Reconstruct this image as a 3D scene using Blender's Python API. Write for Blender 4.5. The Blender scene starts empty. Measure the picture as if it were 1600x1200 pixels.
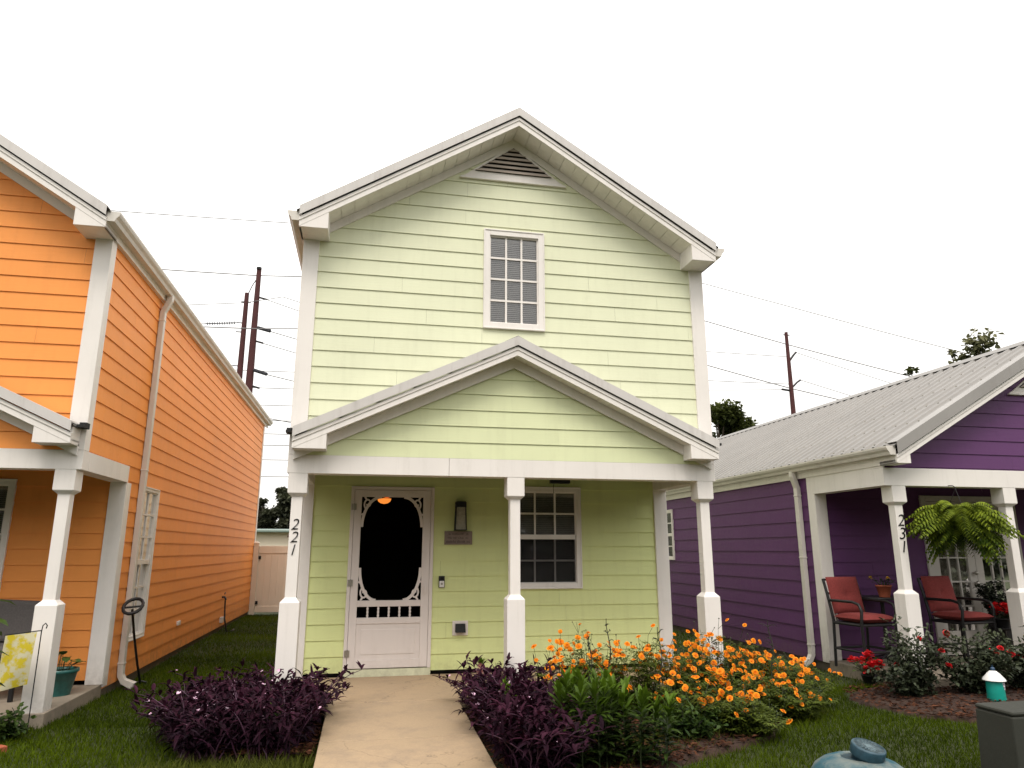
import bpy, math, random
import numpy as np
from mathutils import Vector, Matrix, Euler

random.seed(7)
R = math.radians
scene = bpy.context.scene
COL = scene.collection
G = -0.05                      # lawn level, the porch slabs are at 0.09

# ------------------------------------------------------------------ camera
f_px, yaw, pitch = 1103.31, 0.1994, 0.2303
cam_data = bpy.data.cameras.new("camera")
cam_data.sensor_width = 36.0
cam_data.lens = f_px / 1600.0 * 36.0
cam_data.clip_end = 3000.0
cam = bpy.data.objects.new("camera", cam_data)
COL.objects.link(cam)
cam.location = (0.787, -7.5169, 1.5233)
cam.rotation_euler = (math.pi / 2 + pitch, 0.0, -yaw)
scene.camera = cam

# ------------------------------------------------------------------ light
SUN_EL, SUN_AZ = R(57), R(190)      # azimuth clockwise from +Y
w = bpy.data.worlds.new("World")
scene.world = w
w.use_nodes = True
nt = w.node_tree
nt.nodes.clear()
out = nt.nodes.new("ShaderNodeOutputWorld")
bg = nt.nodes.new("ShaderNodeBackground")
sky = nt.nodes.new("ShaderNodeTexSky")
sky.sky_type = 'NISHITA'
sky.sun_disc = False
sky.sun_elevation = SUN_EL
sky.sun_rotation = SUN_AZ
sky.air_density = 1.5
sky.dust_density = 4.0
mix = nt.nodes.new("ShaderNodeMix")
mix.data_type = 'RGBA'
mix.inputs[0].default_value = 0.93
tc = nt.nodes.new("ShaderNodeTexCoord")
nz = nt.nodes.new("ShaderNodeTexNoise")
nz.inputs["Scale"].default_value = 1.6
nz.inputs["Detail"].default_value = 5
cr = nt.nodes.new("ShaderNodeValToRGB")
cr.color_ramp.elements[0].position = 0.25
cr.color_ramp.elements[0].color = (15.2, 14.8, 14.2, 1)
cr.color_ramp.elements[1].position = 0.75
cr.color_ramp.elements[1].color = (18.6, 18.3, 17.8, 1)
nt.links.new(tc.outputs["Generated"], nz.inputs["Vector"])
nt.links.new(nz.outputs["Fac"], cr.inputs["Fac"])
nt.links.new(sky.outputs[0], mix.inputs[6])
nt.links.new(cr.outputs[0], mix.inputs[7])
# overcast dome: about twice as bright overhead as at the horizon
sepz = nt.nodes.new("ShaderNodeSeparateXYZ")
nt.links.new(tc.outputs["Generated"], sepz.inputs[0])
zr = nt.nodes.new("ShaderNodeMapRange")
zr.inputs[1].default_value = 0.0; zr.inputs[2].default_value = 1.0
zr.inputs[3].default_value = 0.72; zr.inputs[4].default_value = 1.55
nt.links.new(sepz.outputs[2], zr.inputs[0])
grad = nt.nodes.new("ShaderNodeMix"); grad.data_type = 'RGBA'; grad.blend_type = 'MULTIPLY'
grad.inputs[0].default_value = 1.0
nt.links.new(mix.outputs[2], grad.inputs[6]); nt.links.new(zr.outputs[0], grad.inputs[7])
nt.links.new(grad.outputs[2], bg.inputs[0])
bg.inputs[1].default_value = 0.1
nt.links.new(bg.outputs[0], out.inputs[0])

sun_d = bpy.data.lights.new("sun", 'SUN')
sun_d.energy = 1.9
sun_d.angle = R(24)
sun_d.color = (1.0, 0.94, 0.86)
sun = bpy.data.objects.new("sun", sun_d)
COL.objects.link(sun)
d = Vector((math.sin(SUN_AZ) * math.cos(SUN_EL), math.cos(SUN_AZ) * math.cos(SUN_EL), math.sin(SUN_EL)))
sun.rotation_euler = d.to_track_quat('Z', 'Y').to_euler()
sun.location = (0, -20, 30)

scene.view_settings.view_transform = 'Standard'
scene.view_settings.look = 'None'
scene.view_settings.exposure = 0
scene.render.engine = 'CYCLES'
scene.cycles.max_bounces = 8
scene.cycles.transparent_max_bounces = 12
scene.cycles.use_denoising = True

# ------------------------------------------------------------------ materials
def new_mat(name):
    m = bpy.data.materials.new(name)
    m.use_nodes = True
    t = m.node_tree
    return m, t, t.nodes["Principled BSDF"]

def N(t, typ, **kw):
    n = t.nodes.new(typ)
    for k, v in kw.items():
        setattr(n, k, v)
    return n

def pos_noise(t, scale, vec=(1, 1, 1), detail=4, rough=0.6):
    g = N(t, "ShaderNodeNewGeometry")
    mp = N(t, "ShaderNodeMapping")
    mp.inputs["Scale"].default_value = vec
    n = N(t, "ShaderNodeTexNoise")
    n.inputs["Scale"].default_value = scale
    n.inputs["Detail"].default_value = detail
    n.inputs["Roughness"].default_value = rough
    t.links.new(g.outputs["Position"], mp.inputs[0])
    t.links.new(mp.outputs[0], n.inputs["Vector"])
    return n.outputs["Fac"]

def mrange(t, src, a, b, c, d_):
    n = N(t, "ShaderNodeMapRange")
    n.inputs[1].default_value = a; n.inputs[2].default_value = b
    n.inputs[3].default_value = c; n.inputs[4].default_value = d_
    t.links.new(src, n.inputs[0])
    return n.outputs[0]

def math_n(t, op, a, b):
    n = N(t, "ShaderNodeMath", operation=op)
    for i, v in enumerate((a, b)):
        if isinstance(v, (int, float)): n.inputs[i].default_value = v
        else: t.links.new(v, n.inputs[i])
    return n.outputs[0]

def mixc(t, fac, a, b, blend='MIX'):
    n = N(t, "ShaderNodeMix", data_type='RGBA', blend_type=blend)
    for i, v in ((0, fac), (6, a), (7, b)):
        if isinstance(v, (int, float)): n.inputs[i].default_value = v
        elif isinstance(v, tuple): n.inputs[i].default_value = (*v[:3], 1)
        else: t.links.new(v, n.inputs[i])
    return n.outputs[2]

def add_bump(t, b, src, strength=0.2, dist=0.01):
    n = N(t, "ShaderNodeBump")
    n.inputs["Strength"].default_value = strength
    n.inputs["Distance"].default_value = dist
    t.links.new(src, n.inputs["Height"])
    t.links.new(n.outputs[0], b.inputs["Normal"])

def paint(name, col, rough=0.5, var=0.10, dirt=0.18, dirt_col=(0.16, 0.13, 0.10), grain=None, bump=0.12, tint=0.0, metallic=0.0, spec=0.25, splash=0.0):
    """painted surface: broad mottling, vertical weather streaks, speckled dirt, fine bump"""
    m, t, b = new_mat(name)
    big = pos_noise(t, 1.3, detail=5)
    st = pos_noise(t, 3.0, (4, 4, 0.35), detail=5)
    sp = pos_noise(t, 22.0, detail=6, rough=0.75)
    v = mrange(t, big, 0.3, 0.7, 1 - var, 1 + var * 0.6)
    c = mixc(t, 1.0, col, v, 'MULTIPLY')
    if tint:
        at = N(t, "ShaderNodeAttribute", attribute_name="tint")
        tv = mrange(t, at.outputs["Fac"], 0, 1, 1 - tint, 1 + tint)
        c = mixc(t, 1.0, c, tv, 'MULTIPLY')
    dm = math_n(t, 'MULTIPLY', mrange(t, st, 0.5, 0.78, 0, 1), mrange(t, sp, 0.35, 0.7, 0.25, 1))
    c = mixc(t, math_n(t, 'MULTIPLY', dm, dirt), c, dirt_col)
    if splash:
        gp = N(t, "ShaderNodeNewGeometry"); sx = N(t, "ShaderNodeSeparateXYZ")
        t.links.new(gp.outputs["Position"], sx.inputs[0])
        low = mrange(t, sx.outputs[2], 0.02, 0.55, 1, 0)
        sm = math_n(t, 'MULTIPLY', math_n(t, 'MULTIPLY', low, low), mrange(t, pos_noise(t, 9.0, detail=6, rough=0.7), 0.35, 0.65, 0.1, 1))
        c = mixc(t, math_n(t, 'MULTIPLY', sm, splash), c, (0.13, 0.095, 0.06))
    t.links.new(c, b.inputs["Base Color"])
    rr = mrange(t, sp, 0.3, 0.7, rough - 0.07, rough + 0.1)
    t.links.new(rr, b.inputs["Roughness"])
    b.inputs["Metallic"].default_value = metallic
    b.inputs["Specular IOR Level"].default_value = spec
    gs = pos_noise(t, 1.0, grain if grain else (60, 60, 60), detail=5)
    add_bump(t, b, gs, bump, 0.004)
    return m

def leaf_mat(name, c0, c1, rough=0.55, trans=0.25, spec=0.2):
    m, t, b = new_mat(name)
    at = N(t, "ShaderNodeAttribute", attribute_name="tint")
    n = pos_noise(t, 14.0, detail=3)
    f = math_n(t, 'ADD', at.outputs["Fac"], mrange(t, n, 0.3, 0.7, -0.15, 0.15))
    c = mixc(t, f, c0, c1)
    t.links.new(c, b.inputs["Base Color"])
    b.inputs["Roughness"].default_value = rough
    b.inputs["Specular IOR Level"].default_value = spec
    if trans:
        tr = N(t, "ShaderNodeBsdfTranslucent")
        t.links.new(c, tr.inputs[0])
        mx = N(t, "ShaderNodeMixShader")
        mx.inputs[0].default_value = trans
        t.links.new(b.outputs[0], mx.inputs[1]); t.links.new(tr.outputs[0], mx.inputs[2])
        t.links.new(mx.outputs[0], t.nodes["Material Output"].inputs[0])
    return m

def plain(name, col, rough=0.5, metallic=0.0, var=0.12, bump=0.1, scale=18, emis=None):
    m, t, b = new_mat(name)
    n = pos_noise(t, scale, detail=5)
    c = mixc(t, 1.0, col, mrange(t, n, 0.3, 0.7, 1 - var, 1 + var), 'MULTIPLY')
    t.links.new(c, b.inputs["Base Color"])
    b.inputs["Roughness"].default_value = rough
    b.inputs["Metallic"].default_value = metallic
    add_bump(t, b, n, bump, 0.004)
    if emis:
        b.inputs["Emission Color"].default_value = (*emis[0], 1)
        b.inputs["Emission Strength"].default_value = emis[1]
    return m

def see_through(name, tint, gloss, mul=1.0, solid=0.0, solid_col=(0.1, 0.1, 0.1)):
    """glass or insect screen: tinted transparency + a reflective coat (+ some opaque thread)"""
    m, t, b = new_mat(name)
    t.nodes.remove(b)
    tr = N(t, "ShaderNodeBsdfTransparent"); tr.inputs[0].default_value = (*tint, 1)
    gl = N(t, "ShaderNodeBsdfGlossy"); gl.inputs["Roughness"].default_value = 0.02 + 0.3 * solid
    n = pos_noise(t, 2.5, detail=2)
    bm = N(t, "ShaderNodeBump"); bm.inputs["Strength"].default_value = 0.06; bm.inputs["Distance"].default_value = 0.02
    t.links.new(n, bm.inputs["Height"]); t.links.new(bm.outputs[0], gl.inputs["Normal"])
    lw = N(t, "ShaderNodeFresnel"); lw.inputs[0].default_value = 1.45
    mx = N(t, "ShaderNodeMixShader")
    t.links.new(mrange(t, lw.outputs[0], 0, 1, gloss, 1.0 * mul), mx.inputs[0])
    t.links.new(tr.outputs[0], mx.inputs[1]); t.links.new(gl.outputs[0], mx.inputs[2])
    last = mx.outputs[0]
    if solid:
        df = N(t, "ShaderNodeBsdfDiffuse"); df.inputs[0].default_value = (*solid_col, 1)
        m2 = N(t, "ShaderNodeMixShader"); m2.inputs[0].default_value = solid
        t.links.new(last, m2.inputs[1]); t.links.new(df.outputs[0], m2.inputs[2])
        last = m2.outputs[0]
    t.links.new(last, t.nodes["Material Output"].inputs[0])
    return m

GR = (3, 3, 70)
M = {}
M['green'] = paint("green_siding", (0.72, 0.735, 0.53), 0.55, 0.05, 0.16, (0.25, 0.24, 0.14), GR, 0.25, tint=0.02, splash=0.55)
M['green_porch_shade'] = paint("green_siding_porch_shade", (0.71, 0.765, 0.36), 0.55, 0.05, 0.16, (0.22, 0.2, 0.1), GR, 0.25, tint=0.02, splash=0.55)  # green siding again; the porch's shaded, more saturated tone is put into the colour
M['green_gable'] = paint("green_gable_siding", (0.70, 0.735, 0.46), 0.55, 0.05, 0.16, (0.22, 0.2, 0.1), GR, 0.25, tint=0.02, splash=0.55)
M['orange'] = paint("orange_siding", (0.885, 0.325, 0.078), 0.55, 0.05, 0.16, (0.4, 0.13, 0.04), GR, 0.25, tint=0.02, splash=0.55)
M['purple'] = paint("purple_siding", (0.114, 0.039, 0.130), 0.5, 0.07, 0.2, (0.05, 0.03, 0.06), GR, 0.25, tint=0.02, splash=0.55)
M['white'] = paint("white_trim_paint", (0.80, 0.755, 0.715), 0.5, 0.05, 0.28, (0.36, 0.32, 0.27), None, 0.1, splash=0.6)
M['door'] = paint("screen_door_paint", (0.76, 0.69, 0.655), 0.42, 0.04, 0.2, (0.35, 0.28, 0.24), None, 0.05, splash=0.3)
M['soffit'] = paint("vinyl_soffit", (0.85, 0.81, 0.765), 0.55, 0.05, 0.3, (0.25, 0.22, 0.18), None, 0.06)
M['louver'] = paint("louver_slats", (0.42, 0.36, 0.31), 0.6, 0.08, 0.3, (0.15, 0.12, 0.1), None, 0.06)
M['door_shade'] = paint("french_door_paint", (0.55, 0.52, 0.48), 0.45, 0.05, 0.2, (0.3, 0.25, 0.2), None, 0.05)
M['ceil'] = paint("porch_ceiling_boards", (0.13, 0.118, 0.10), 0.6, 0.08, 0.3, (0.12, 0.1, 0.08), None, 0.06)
M['frieze'] = paint("grey_white_frieze", (0.80, 0.755, 0.71), 0.55, 0.05, 0.2, (0.3, 0.27, 0.24), None, 0.08)
M['metal'] = paint("roof_metal", (0.225, 0.213, 0.20), 0.5, 0.10, 0.5, (0.25, 0.21, 0.18), (30, 30, 30), 0.06)
M['rake'] = paint("rake_trim_metal", (0.60, 0.57, 0.545), 0.45, 0.08, 0.5, (0.25, 0.21, 0.18), (30, 30, 30), 0.06)
M['rake_dark'] = paint("dark_rake_trim_metal", (0.30, 0.285, 0.27), 0.5, 0.08, 0.5, (0.2, 0.17, 0.15), (30, 30, 30), 0.06)  # darker grey rake trim for the purple house
M['gutter'] = paint("gutter_metal", (0.66, 0.62, 0.565), 0.4, 0.07, 0.4, (0.22, 0.18, 0.14), (30, 30, 30), 0.05)
M['fence'] = paint("vinyl_fence", (0.72, 0.62, 0.52), 0.5, 0.04, 0.2, (0.3, 0.25, 0.2), None, 0.04)
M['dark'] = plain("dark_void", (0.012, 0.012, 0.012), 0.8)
M['black'] = plain("black_metal", (0.014, 0.013, 0.014), 0.45, 0.3)
M['room'] = plain("dim_room_paint", (0.10, 0.09, 0.08), 0.9)
M['glass'] = see_through("window_glass", (0.78, 0.78, 0.78), 0.05)
M['screen'] = see_through("insect_screen", (0.48, 0.48, 0.49), 0.0, 0.15, 0.08, (0.05, 0.05, 0.055))
M['doorscreen'] = see_through("door_screen", (0.32, 0.31, 0.31), 0.0, 0.05, 0.02, (0.02, 0.02, 0.02))
M['blind'] = plain("blind_slat", (0.85, 0.80, 0.75), 0.6, var=0.05)
M['curtain'] = plain("curtain_cloth", (0.55, 0.50, 0.42), 0.9, var=0.2, scale=9)
M['concrete_dark'] = paint("foundation_block", (0.13, 0.11, 0.085), 0.9, 0.2, 0.5, (0.04, 0.04, 0.02), None, 0.6)
M['steel'] = plain("dull_steel", (0.45, 0.42, 0.38), 0.35, 0.8)
M['pole'] = paint("weathered_red_brown_pole", (0.075, 0.026, 0.026), 0.8, 0.2, 0.3, (0.03, 0.02, 0.02), (5, 5, 1), 0.3)
M['wire'] = plain("wire_metal", (0.16, 0.15, 0.15), 0.6)
M['insul'] = plain("dark_insulator", (0.05, 0.05, 0.06), 0.4)
M['red_cushion'] = plain("red_cushion_fabric", (0.19, 0.027, 0.024), 0.9, var=0.22, bump=0.35, scale=60)
M['grey_cushion'] = plain("grey_cushion_fabric", (0.085, 0.075, 0.072), 0.9, var=0.15, bump=0.3, scale=60)
M['teal_pot'] = plain("teal_glazed_pot", (0.02, 0.115, 0.105), 0.35, var=0.25)
M['terracotta'] = plain("terracotta", (0.33, 0.08, 0.035), 0.8, var=0.2)
M['soil'] = plain("potting_soil", (0.02, 0.014, 0.01), 0.95, var=0.4, bump=0.6, scale=40)
M['stem'] = plain("green_stem", (0.03, 0.045, 0.012), 0.6)
M['darkstem'] = plain("dark_stem", (0.022, 0.026, 0.012), 0.7)
M['pstem'] = plain("purple_stem", (0.05, 0.014, 0.035), 0.5)
M['bark'] = plain("tree_bark", (0.06, 0.045, 0.03), 0.9, var=0.3, bump=0.8, scale=8)
M['purpleheart'] = leaf_mat("purple_leaf", (0.008, 0.003, 0.007), (0.056, 0.0125, 0.029), 0.65, 0.15, 0.1)
M['pinkflower'] = leaf_mat("small_pink_petal", (0.62, 0.22, 0.45), (0.9, 0.7, 0.82), 0.6, 0.2)
M['cosmos_leaf'] = leaf_mat("cosmos_leaf", (0.020, 0.032, 0.005), (0.115, 0.15, 0.016), 0.6, 0.3)
M['cosmos'] = leaf_mat("orange_petal", (0.80, 0.17, 0.006), (0.95, 0.40, 0.018), 0.6, 0.3)
M['milkweed'] = leaf_mat("lance_leaf", (0.014, 0.026, 0.006), (0.11, 0.19, 0.012), 0.5, 0.3)
M['rose_leaf'] = leaf_mat("rose_leaf", (0.013, 0.020, 0.009), (0.085, 0.100, 0.055), 0.45, 0.15, 0.3)
M['red_petal'] = leaf_mat("red_petal", (0.42, 0.008, 0.012), (0.75, 0.03, 0.035), 0.55, 0.2)
M['yellow_petal'] = leaf_mat("yellow_petal", (0.6, 0.35, 0.01), (0.8, 0.55, 0.02), 0.6, 0.2)
M['fern'] = leaf_mat("fern_frond", (0.035, 0.075, 0.008), (0.26, 0.32, 0.025), 0.55, 0.3)
M['broad'] = leaf_mat("broad_leaf", (0.020, 0.045, 0.012), (0.075, 0.12, 0.02), 0.5, 0.3)
M['darkleaf'] = leaf_mat("dark_leaf", (0.008, 0.010, 0.008), (0.030, 0.036, 0.022), 0.5, 0.1)
M['tree1'] = leaf_mat("tree_leaf", (0.016, 0.024, 0.007), (0.085, 0.10, 0.02), 0.6, 0.25)
M['tree2'] = leaf_mat("pale_tree_leaf", (0.05, 0.06, 0.03), (0.20, 0.19, 0.09), 0.6, 0.3)
M['treefar'] = leaf_mat("far_tree_leaf", (0.018, 0.021, 0.014), (0.075, 0.08, 0.04), 0.7, 0.2)
M['grass'] = leaf_mat("grass_blade", (0.022, 0.036, 0.002), (0.100, 0.145, 0.004), 0.7, 0.3, 0.08)
M['pinkbloom'] = plain("pale_pink_bract", (0.75, 0.42, 0.40), 0.6, var=0.2)
M['flag'] = None
M['box'] = paint("grey_green_fibreglass", (0.036, 0.037, 0.030), 0.7, 0.12, 0.3, (0.03, 0.03, 0.02), (50, 50, 50), 0.4)
M['teal'] = plain("bright_teal_tin", (0.008, 0.30, 0.24), 0.4, var=0.1)
M['tinwhite'] = plain("white_enamel", (0.80, 0.78, 0.76), 0.4, var=0.05)
M['plaque'] = plain("taupe_plaque", (0.24, 0.185, 0.16), 0.7, var=0.15)
M['ink'] = plain("dark_lettering", (0.035, 0.022, 0.018), 0.6)
M['lampglass'] = plain("seeded_lamp_glass", (0.36, 0.34, 0.27), 0.25, var=0.25, scale=25)
M['lit'] = plain("lit_amber_shade", (0.6, 0.2, 0.04), 0.5, emis=((1.0, 0.30, 0.045), 3.2))
M['brown'] = paint("brown_boards", (0.10, 0.065, 0.05), 0.8, 0.15, 0.3, (0.04, 0.03, 0.02), None, 0.2)
M['paleb'] = paint("cream_building", (0.74, 0.66, 0.52), 0.7, 0.05, 0.1, (0.4, 0.35, 0.3), None, 0.1)
M['greenroof'] = paint("pale_green_roof", (0.16, 0.21, 0.18), 0.6, 0.1, 0.2, (0.1, 0.12, 0.1), None, 0.1)

def blue_cover():
    m, t, b = new_mat("worn_blue_paint")
    n1 = pos_noise(t, 7.0, detail=7, rough=0.7)
    n2 = pos_noise(t, 1.8, detail=3)
    n3 = pos_noise(t, 26.0, detail=6, rough=0.8)
    c = mixc(t, mrange(t, n1, 0.40, 0.60, 0, 1), (0.022, 0.085, 0.115), (0.15, 0.175, 0.165))
    c = mixc(t, mrange(t, n2, 0.45, 0.7, 0, 0.7), c, (0.20, 0.21, 0.185))
    c = mixc(t, mrange(t, n3, 0.60, 0.72, 0, 0.8), c, (0.03, 0.028, 0.02))
    t.links.new(c, b.inputs["Base Color"]); b.inputs["Roughness"].default_value = 0.75
    b.inputs["Specular IOR Level"].default_value = 0.2
    add_bump(t, b, n3, 0.4, 0.006)
    return m
M['bluecover'] = blue_cover()
M['bluecap'] = plain("blue_plastic_cap", (0.022, 0.062, 0.088), 0.5, var=0.3, bump=0.2, scale=30)

def flag_mat():
    m, t, b = new_mat("printed_flag_cloth")
    n = pos_noise(t, 11.0, detail=3)
    c = mixc(t, mrange(t, n, 0.44, 0.56, 0, 1), (0.62, 0.57, 0.38), (0.60, 0.47, 0.02))
    n2 = pos_noise(t, 30.0, detail=3)
    c = mixc(t, mrange(t, n2, 0.62, 0.7, 0, 0.7), c, (0.2, 0.25, 0.22))
    t.links.new(c, b.inputs["Base Color"]); b.inputs["Roughness"].default_value = 0.9
    return m
M['flag'] = flag_mat()

def concrete(name, c0, c1, stain):
    m, t, b = new_mat(name)
    a = pos_noise(t, 0.9, detail=6); s = pos_noise(t, 60, detail=6, rough=0.8); k = pos_noise(t, 3.2, detail=7, rough=0.75)
    c = mixc(t, mrange(t, a, 0.3, 0.7, 0, 1), c0, c1)
    c = mixc(t, mrange(t, k, 0.48, 0.72, 0, 0.75), c, stain)
    c = mixc(t, 1.0, c, mrange(t, s, 0.3, 0.7, 0.86, 1.1), 'MULTIPLY')
    # hairline cracks
    g = N(t, "ShaderNodeNewGeometry")
    vo = N(t, "ShaderNodeTexVoronoi", feature='DISTANCE_TO_EDGE'); vo.inputs["Scale"].default_value = 0.55
    wob = N(t, "ShaderNodeVectorMath", operation='ADD')
    nn = N(t, "ShaderNodeTexNoise"); nn.inputs["Scale"].default_value = 2.5; nn.inputs["Detail"].default_value = 6
    t.links.new(g.outputs["Position"], nn.inputs["Vector"])
    t.links.new(g.outputs["Position"], wob.inputs[0]); t.links.new(nn.outputs["Color"], wob.inputs[1])
    t.links.new(wob.outputs[0], vo.inputs["Vector"])
    c = mixc(t, mrange(t, vo.outputs["Distance"], 0.0, 0.006, 0.55, 0), c, (0.12, 0.09, 0.06))
    t.links.new(c, b.inputs["Base Color"]); b.inputs["Roughness"].default_value = 0.85
    add_bump(t, b, s, 0.35, 0.004)
    return m
M['walk'] = concrete("walk_concrete", (0.405, 0.29, 0.18), (0.335, 0.245, 0.155), (0.24, 0.18, 0.13))
M['slab'] = concrete("slab_concrete", (0.30, 0.245, 0.19), (0.24, 0.20, 0.15), (0.12, 0.10, 0.08))

def ground_mat(name, c0, c1, c2, sc):
    m, t, b = new_mat(name)
    a = pos_noise(t, 0.7, detail=6); k = pos_noise(t, sc, detail=8, rough=0.8)
    c = mixc(t, mrange(t, k, 0.3, 0.7, 0, 1), c0, c1)
    c = mixc(t, mrange(t, a, 0.4, 0.7, 0, 0.7), c, c2)
    t.links.new(c, b.inputs["Base Color"]); b.inputs["Roughness"].default_value = 0.95
    add_bump(t, b, k, 0.8, 0.02)
    return m
M['lawn'] = ground_mat("lawn_ground", (0.012, 0.018, 0.004), (0.045, 0.062, 0.010), (0.035, 0.035, 0.010), 24)
M['mulch'] = ground_mat("mulch_ground", (0.018, 0.008, 0.005), (0.060, 0.024, 0.013), (0.035, 0.018, 0.010), 30)
M['chip'] = leaf_mat("mulch_chip", (0.020, 0.008, 0.005), (0.115, 0.047, 0.026), 0.95, 0, 0.05)

# ------------------------------------------------------------------ mesh builder
class MB:
    def __init__(s): s.v = []; s.f = []; s.t = []; s.sm = []
    def add(s, verts, faces, tint=0.5, smooth=False):
        o = len(s.v)
        s.v.extend([tuple(p) for p in verts])
        for fc in faces:
            s.f.append([i + o for i in fc]); s.t.append(tint); s.sm.append(smooth)
    def box(s, x0, x1, y0, y1, z0, z1, tint=0.5):
        s.hexa([(x0, y0, z0), (x1, y0, z0), (x1, y1, z0), (x0, y1, z0), (x0, y0, z1), (x1, y0, z1), (x1, y1, z1), (x0, y1, z1)], tint)
    def hexa(s, p, tint=0.5):
        s.add(p, [(0, 3, 2, 1), (4, 5, 6, 7), (0, 1, 5, 4), (1, 2, 6, 5), (2, 3, 7, 6), (3, 0, 4, 7)], tint)
    def mbox(s, mp, u0, u1, z0, z1, o0, o1, tint=0.5):
        s.hexa([mp(u0, z0, o0), mp(u1, z0, o0), mp(u1, z0, o1), mp(u0, z0, o1), mp(u0, z1, o0), mp(u1, z1, o0), mp(u1, z1, o1), mp(u0, z1, o1)], tint)
    def prism(s, poly, mp, o0, o1, tint=0.5):
        n = len(poly)
        p = [mp(u, z, o0) for u, z in poly] + [mp(u, z, o1) for u, z in poly]
        s.add(p, [tuple(range(n)), tuple(range(2 * n - 1, n - 1, -1))] + [(i, i + n, (i + 1) % n + n, (i + 1) % n) for i in range(n)], tint)
    def ribbon(s, pts, wd, mp, o0, o1):
        """flat strip of width wd following pts in the (u,z) plane, from depth o0 to o1"""
        n = len(pts); L = []; Rr = []
        for i in range(n):
            a = pts[max(i - 1, 0)]; b = pts[min(i + 1, n - 1)]
            dx, dz = b[0] - a[0], b[1] - a[1]; l = math.hypot(dx, dz) or 1
            nx, nz = -dz / l * wd / 2, dx / l * wd / 2
            L.append((pts[i][0] + nx, pts[i][1] + nz)); Rr.append((pts[i][0] - nx, pts[i][1] - nz))
        for i in range(n - 1):
            s.hexa([mp(*L[i], o0), mp(*Rr[i], o0), mp(*Rr[i], o1), mp(*L[i], o1), mp(*L[i + 1], o0), mp(*Rr[i + 1], o0), mp(*Rr[i + 1], o1), mp(*L[i + 1], o1)])
    def tube(s, pts, rad, n=8, tint=0.5, caps=True):
        pts = [Vector(p) for p in pts]
        if isinstance(rad, (int, float)): rad = [rad] * len(pts)
        rings = []; ref = None
        for i, p in enumerate(pts):
            dr = (pts[min(i + 1, len(pts) - 1)] - pts[max(i - 1, 0)]).normalized()
            if ref is None: ref = dr.orthogonal().normalized()
            ref = (ref - dr * ref.dot(dr)).normalized()
            bi = dr.cross(ref)
            rings.append([p + (ref * math.cos(2 * math.pi * k / n) + bi * math.sin(2 * math.pi * k / n)) * rad[i] for k in range(n)])
        vs = [q for r_ in rings for q in r_]
        fs = [(i * n + k, i * n + (k + 1) % n, (i + 1) * n + (k + 1) % n, (i + 1) * n + k) for i in range(len(pts) - 1) for k in range(n)]
        s.add(vs, fs, tint, True)
        if caps: s.add(rings[0], [tuple(range(n - 1, -1, -1))], tint); s.add(rings[-1], [tuple(range(n))], tint)
    def lathe(s, prof, c=(0, 0, 0), n=24, tint=0.5, tilt=None, smooth=True, sq=None):
        vs = []; mt = tilt.to_matrix() if tilt else None
        for r_, z in prof:
            for k in range(n):
                a = 2 * math.pi * (k + (0.5 if sq else 0)) / n
                p = Vector((r_ * math.cos(a), r_ * math.sin(a), z))
                if mt: p = mt @ p
                vs.append(p + Vector(c))
        m = len(prof)
        s.add(vs, [(i * n + k, i * n + (k + 1) % n, (i + 1) * n + (k + 1) % n, (i + 1) * n + k) for i in range(m - 1) for k in range(n)], tint, smooth)
        if prof[0][0] > 1e-4: s.add([vs[k] for k in range(n)], [tuple(range(n - 1, -1, -1))], tint)
        if prof[-1][0] > 1e-4: s.add([vs[(m - 1) * n + k] for k in range(n)], [tuple(range(n))], tint)
    def ball(s, c, r_, tint=0.5, n=10, sc=(1, 1, 1)):
        prof = [(math.sin(math.pi * i / 8), -math.cos(math.pi * i / 8)) for i in range(9)]
        vs = [(c[0] + a * math.cos(2 * math.pi * k / n) * r_ * sc[0], c[1] + a * math.sin(2 * math.pi * k / n) * r_ * sc[1], c[2] + z * r_ * sc[2]) for a, z in prof for k in range(n)]
        s.add(vs, [(i * n + k, i * n + (k + 1) % n, (i + 1) * n + (k + 1) % n, (i + 1) * n + k) for i in range(8) for k in range(n)], tint, True)
    def leaf(s, p, dr, up, L, Wd, droop=0.3, fold=0.25, tint=0.5, shape=((0, .18), (.35, 1), (.7, .72), (1, 0.0))):
        dr = Vector(dr).normalized(); up = Vector(up)
        sd = dr.cross(up)
        if sd.length < 1e-3: sd = dr.orthogonal()
        sd.normalize(); nu = sd.cross(dr)
        vs = []
        for tt, ww in shape:
            c = Vector(p) + dr * (L * tt) - Vector((0, 0, 1)) * (droop * L * tt * tt)
            h = ww * Wd / 2
            vs += [c - sd * h + nu * (fold * h), c, c + sd * h + nu * (fold * h)]
        fs = []
        for i in range(len(shape) - 1):
            a = i * 3
            fs += [(a, a + 1, a + 4, a + 3), (a + 1, a + 2, a + 5, a + 4)]
        s.add(vs, fs, tint, False)
    def build(s, name, mat, parent=None, bevel=0, kind=None, loc=None):
        me = bpy.data.meshes.new(name)
        me.from_pydata(s.v, [], s.f)
        me.materials.append(mat)
        a = me.attributes.new("tint", 'FLOAT', 'FACE')
        a.data.foreach_set("value", np.array(s.t, dtype=np.float32))
        me.polygons.foreach_set("use_smooth", np.array(s.sm, dtype=bool))
        me.update()
        o = bpy.data.objects.new(name, me)
        COL.objects.link(o)
        if parent: o.parent = parent
        if loc: o.location = loc
        if bevel:
            b = o.modifiers.new("bevel", 'BEVEL'); b.width = bevel; b.segments = 2; b.limit_method = 'ANGLE'; b.angle_limit = R(40)
        if kind: o["kind"] = kind
        return o

def tag(o, label, cat, group=None, kind=None):
    o["label"] = label; o["category"] = cat
    if group: o["group"] = group
    if kind: o["kind"] = kind
    return o

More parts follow.
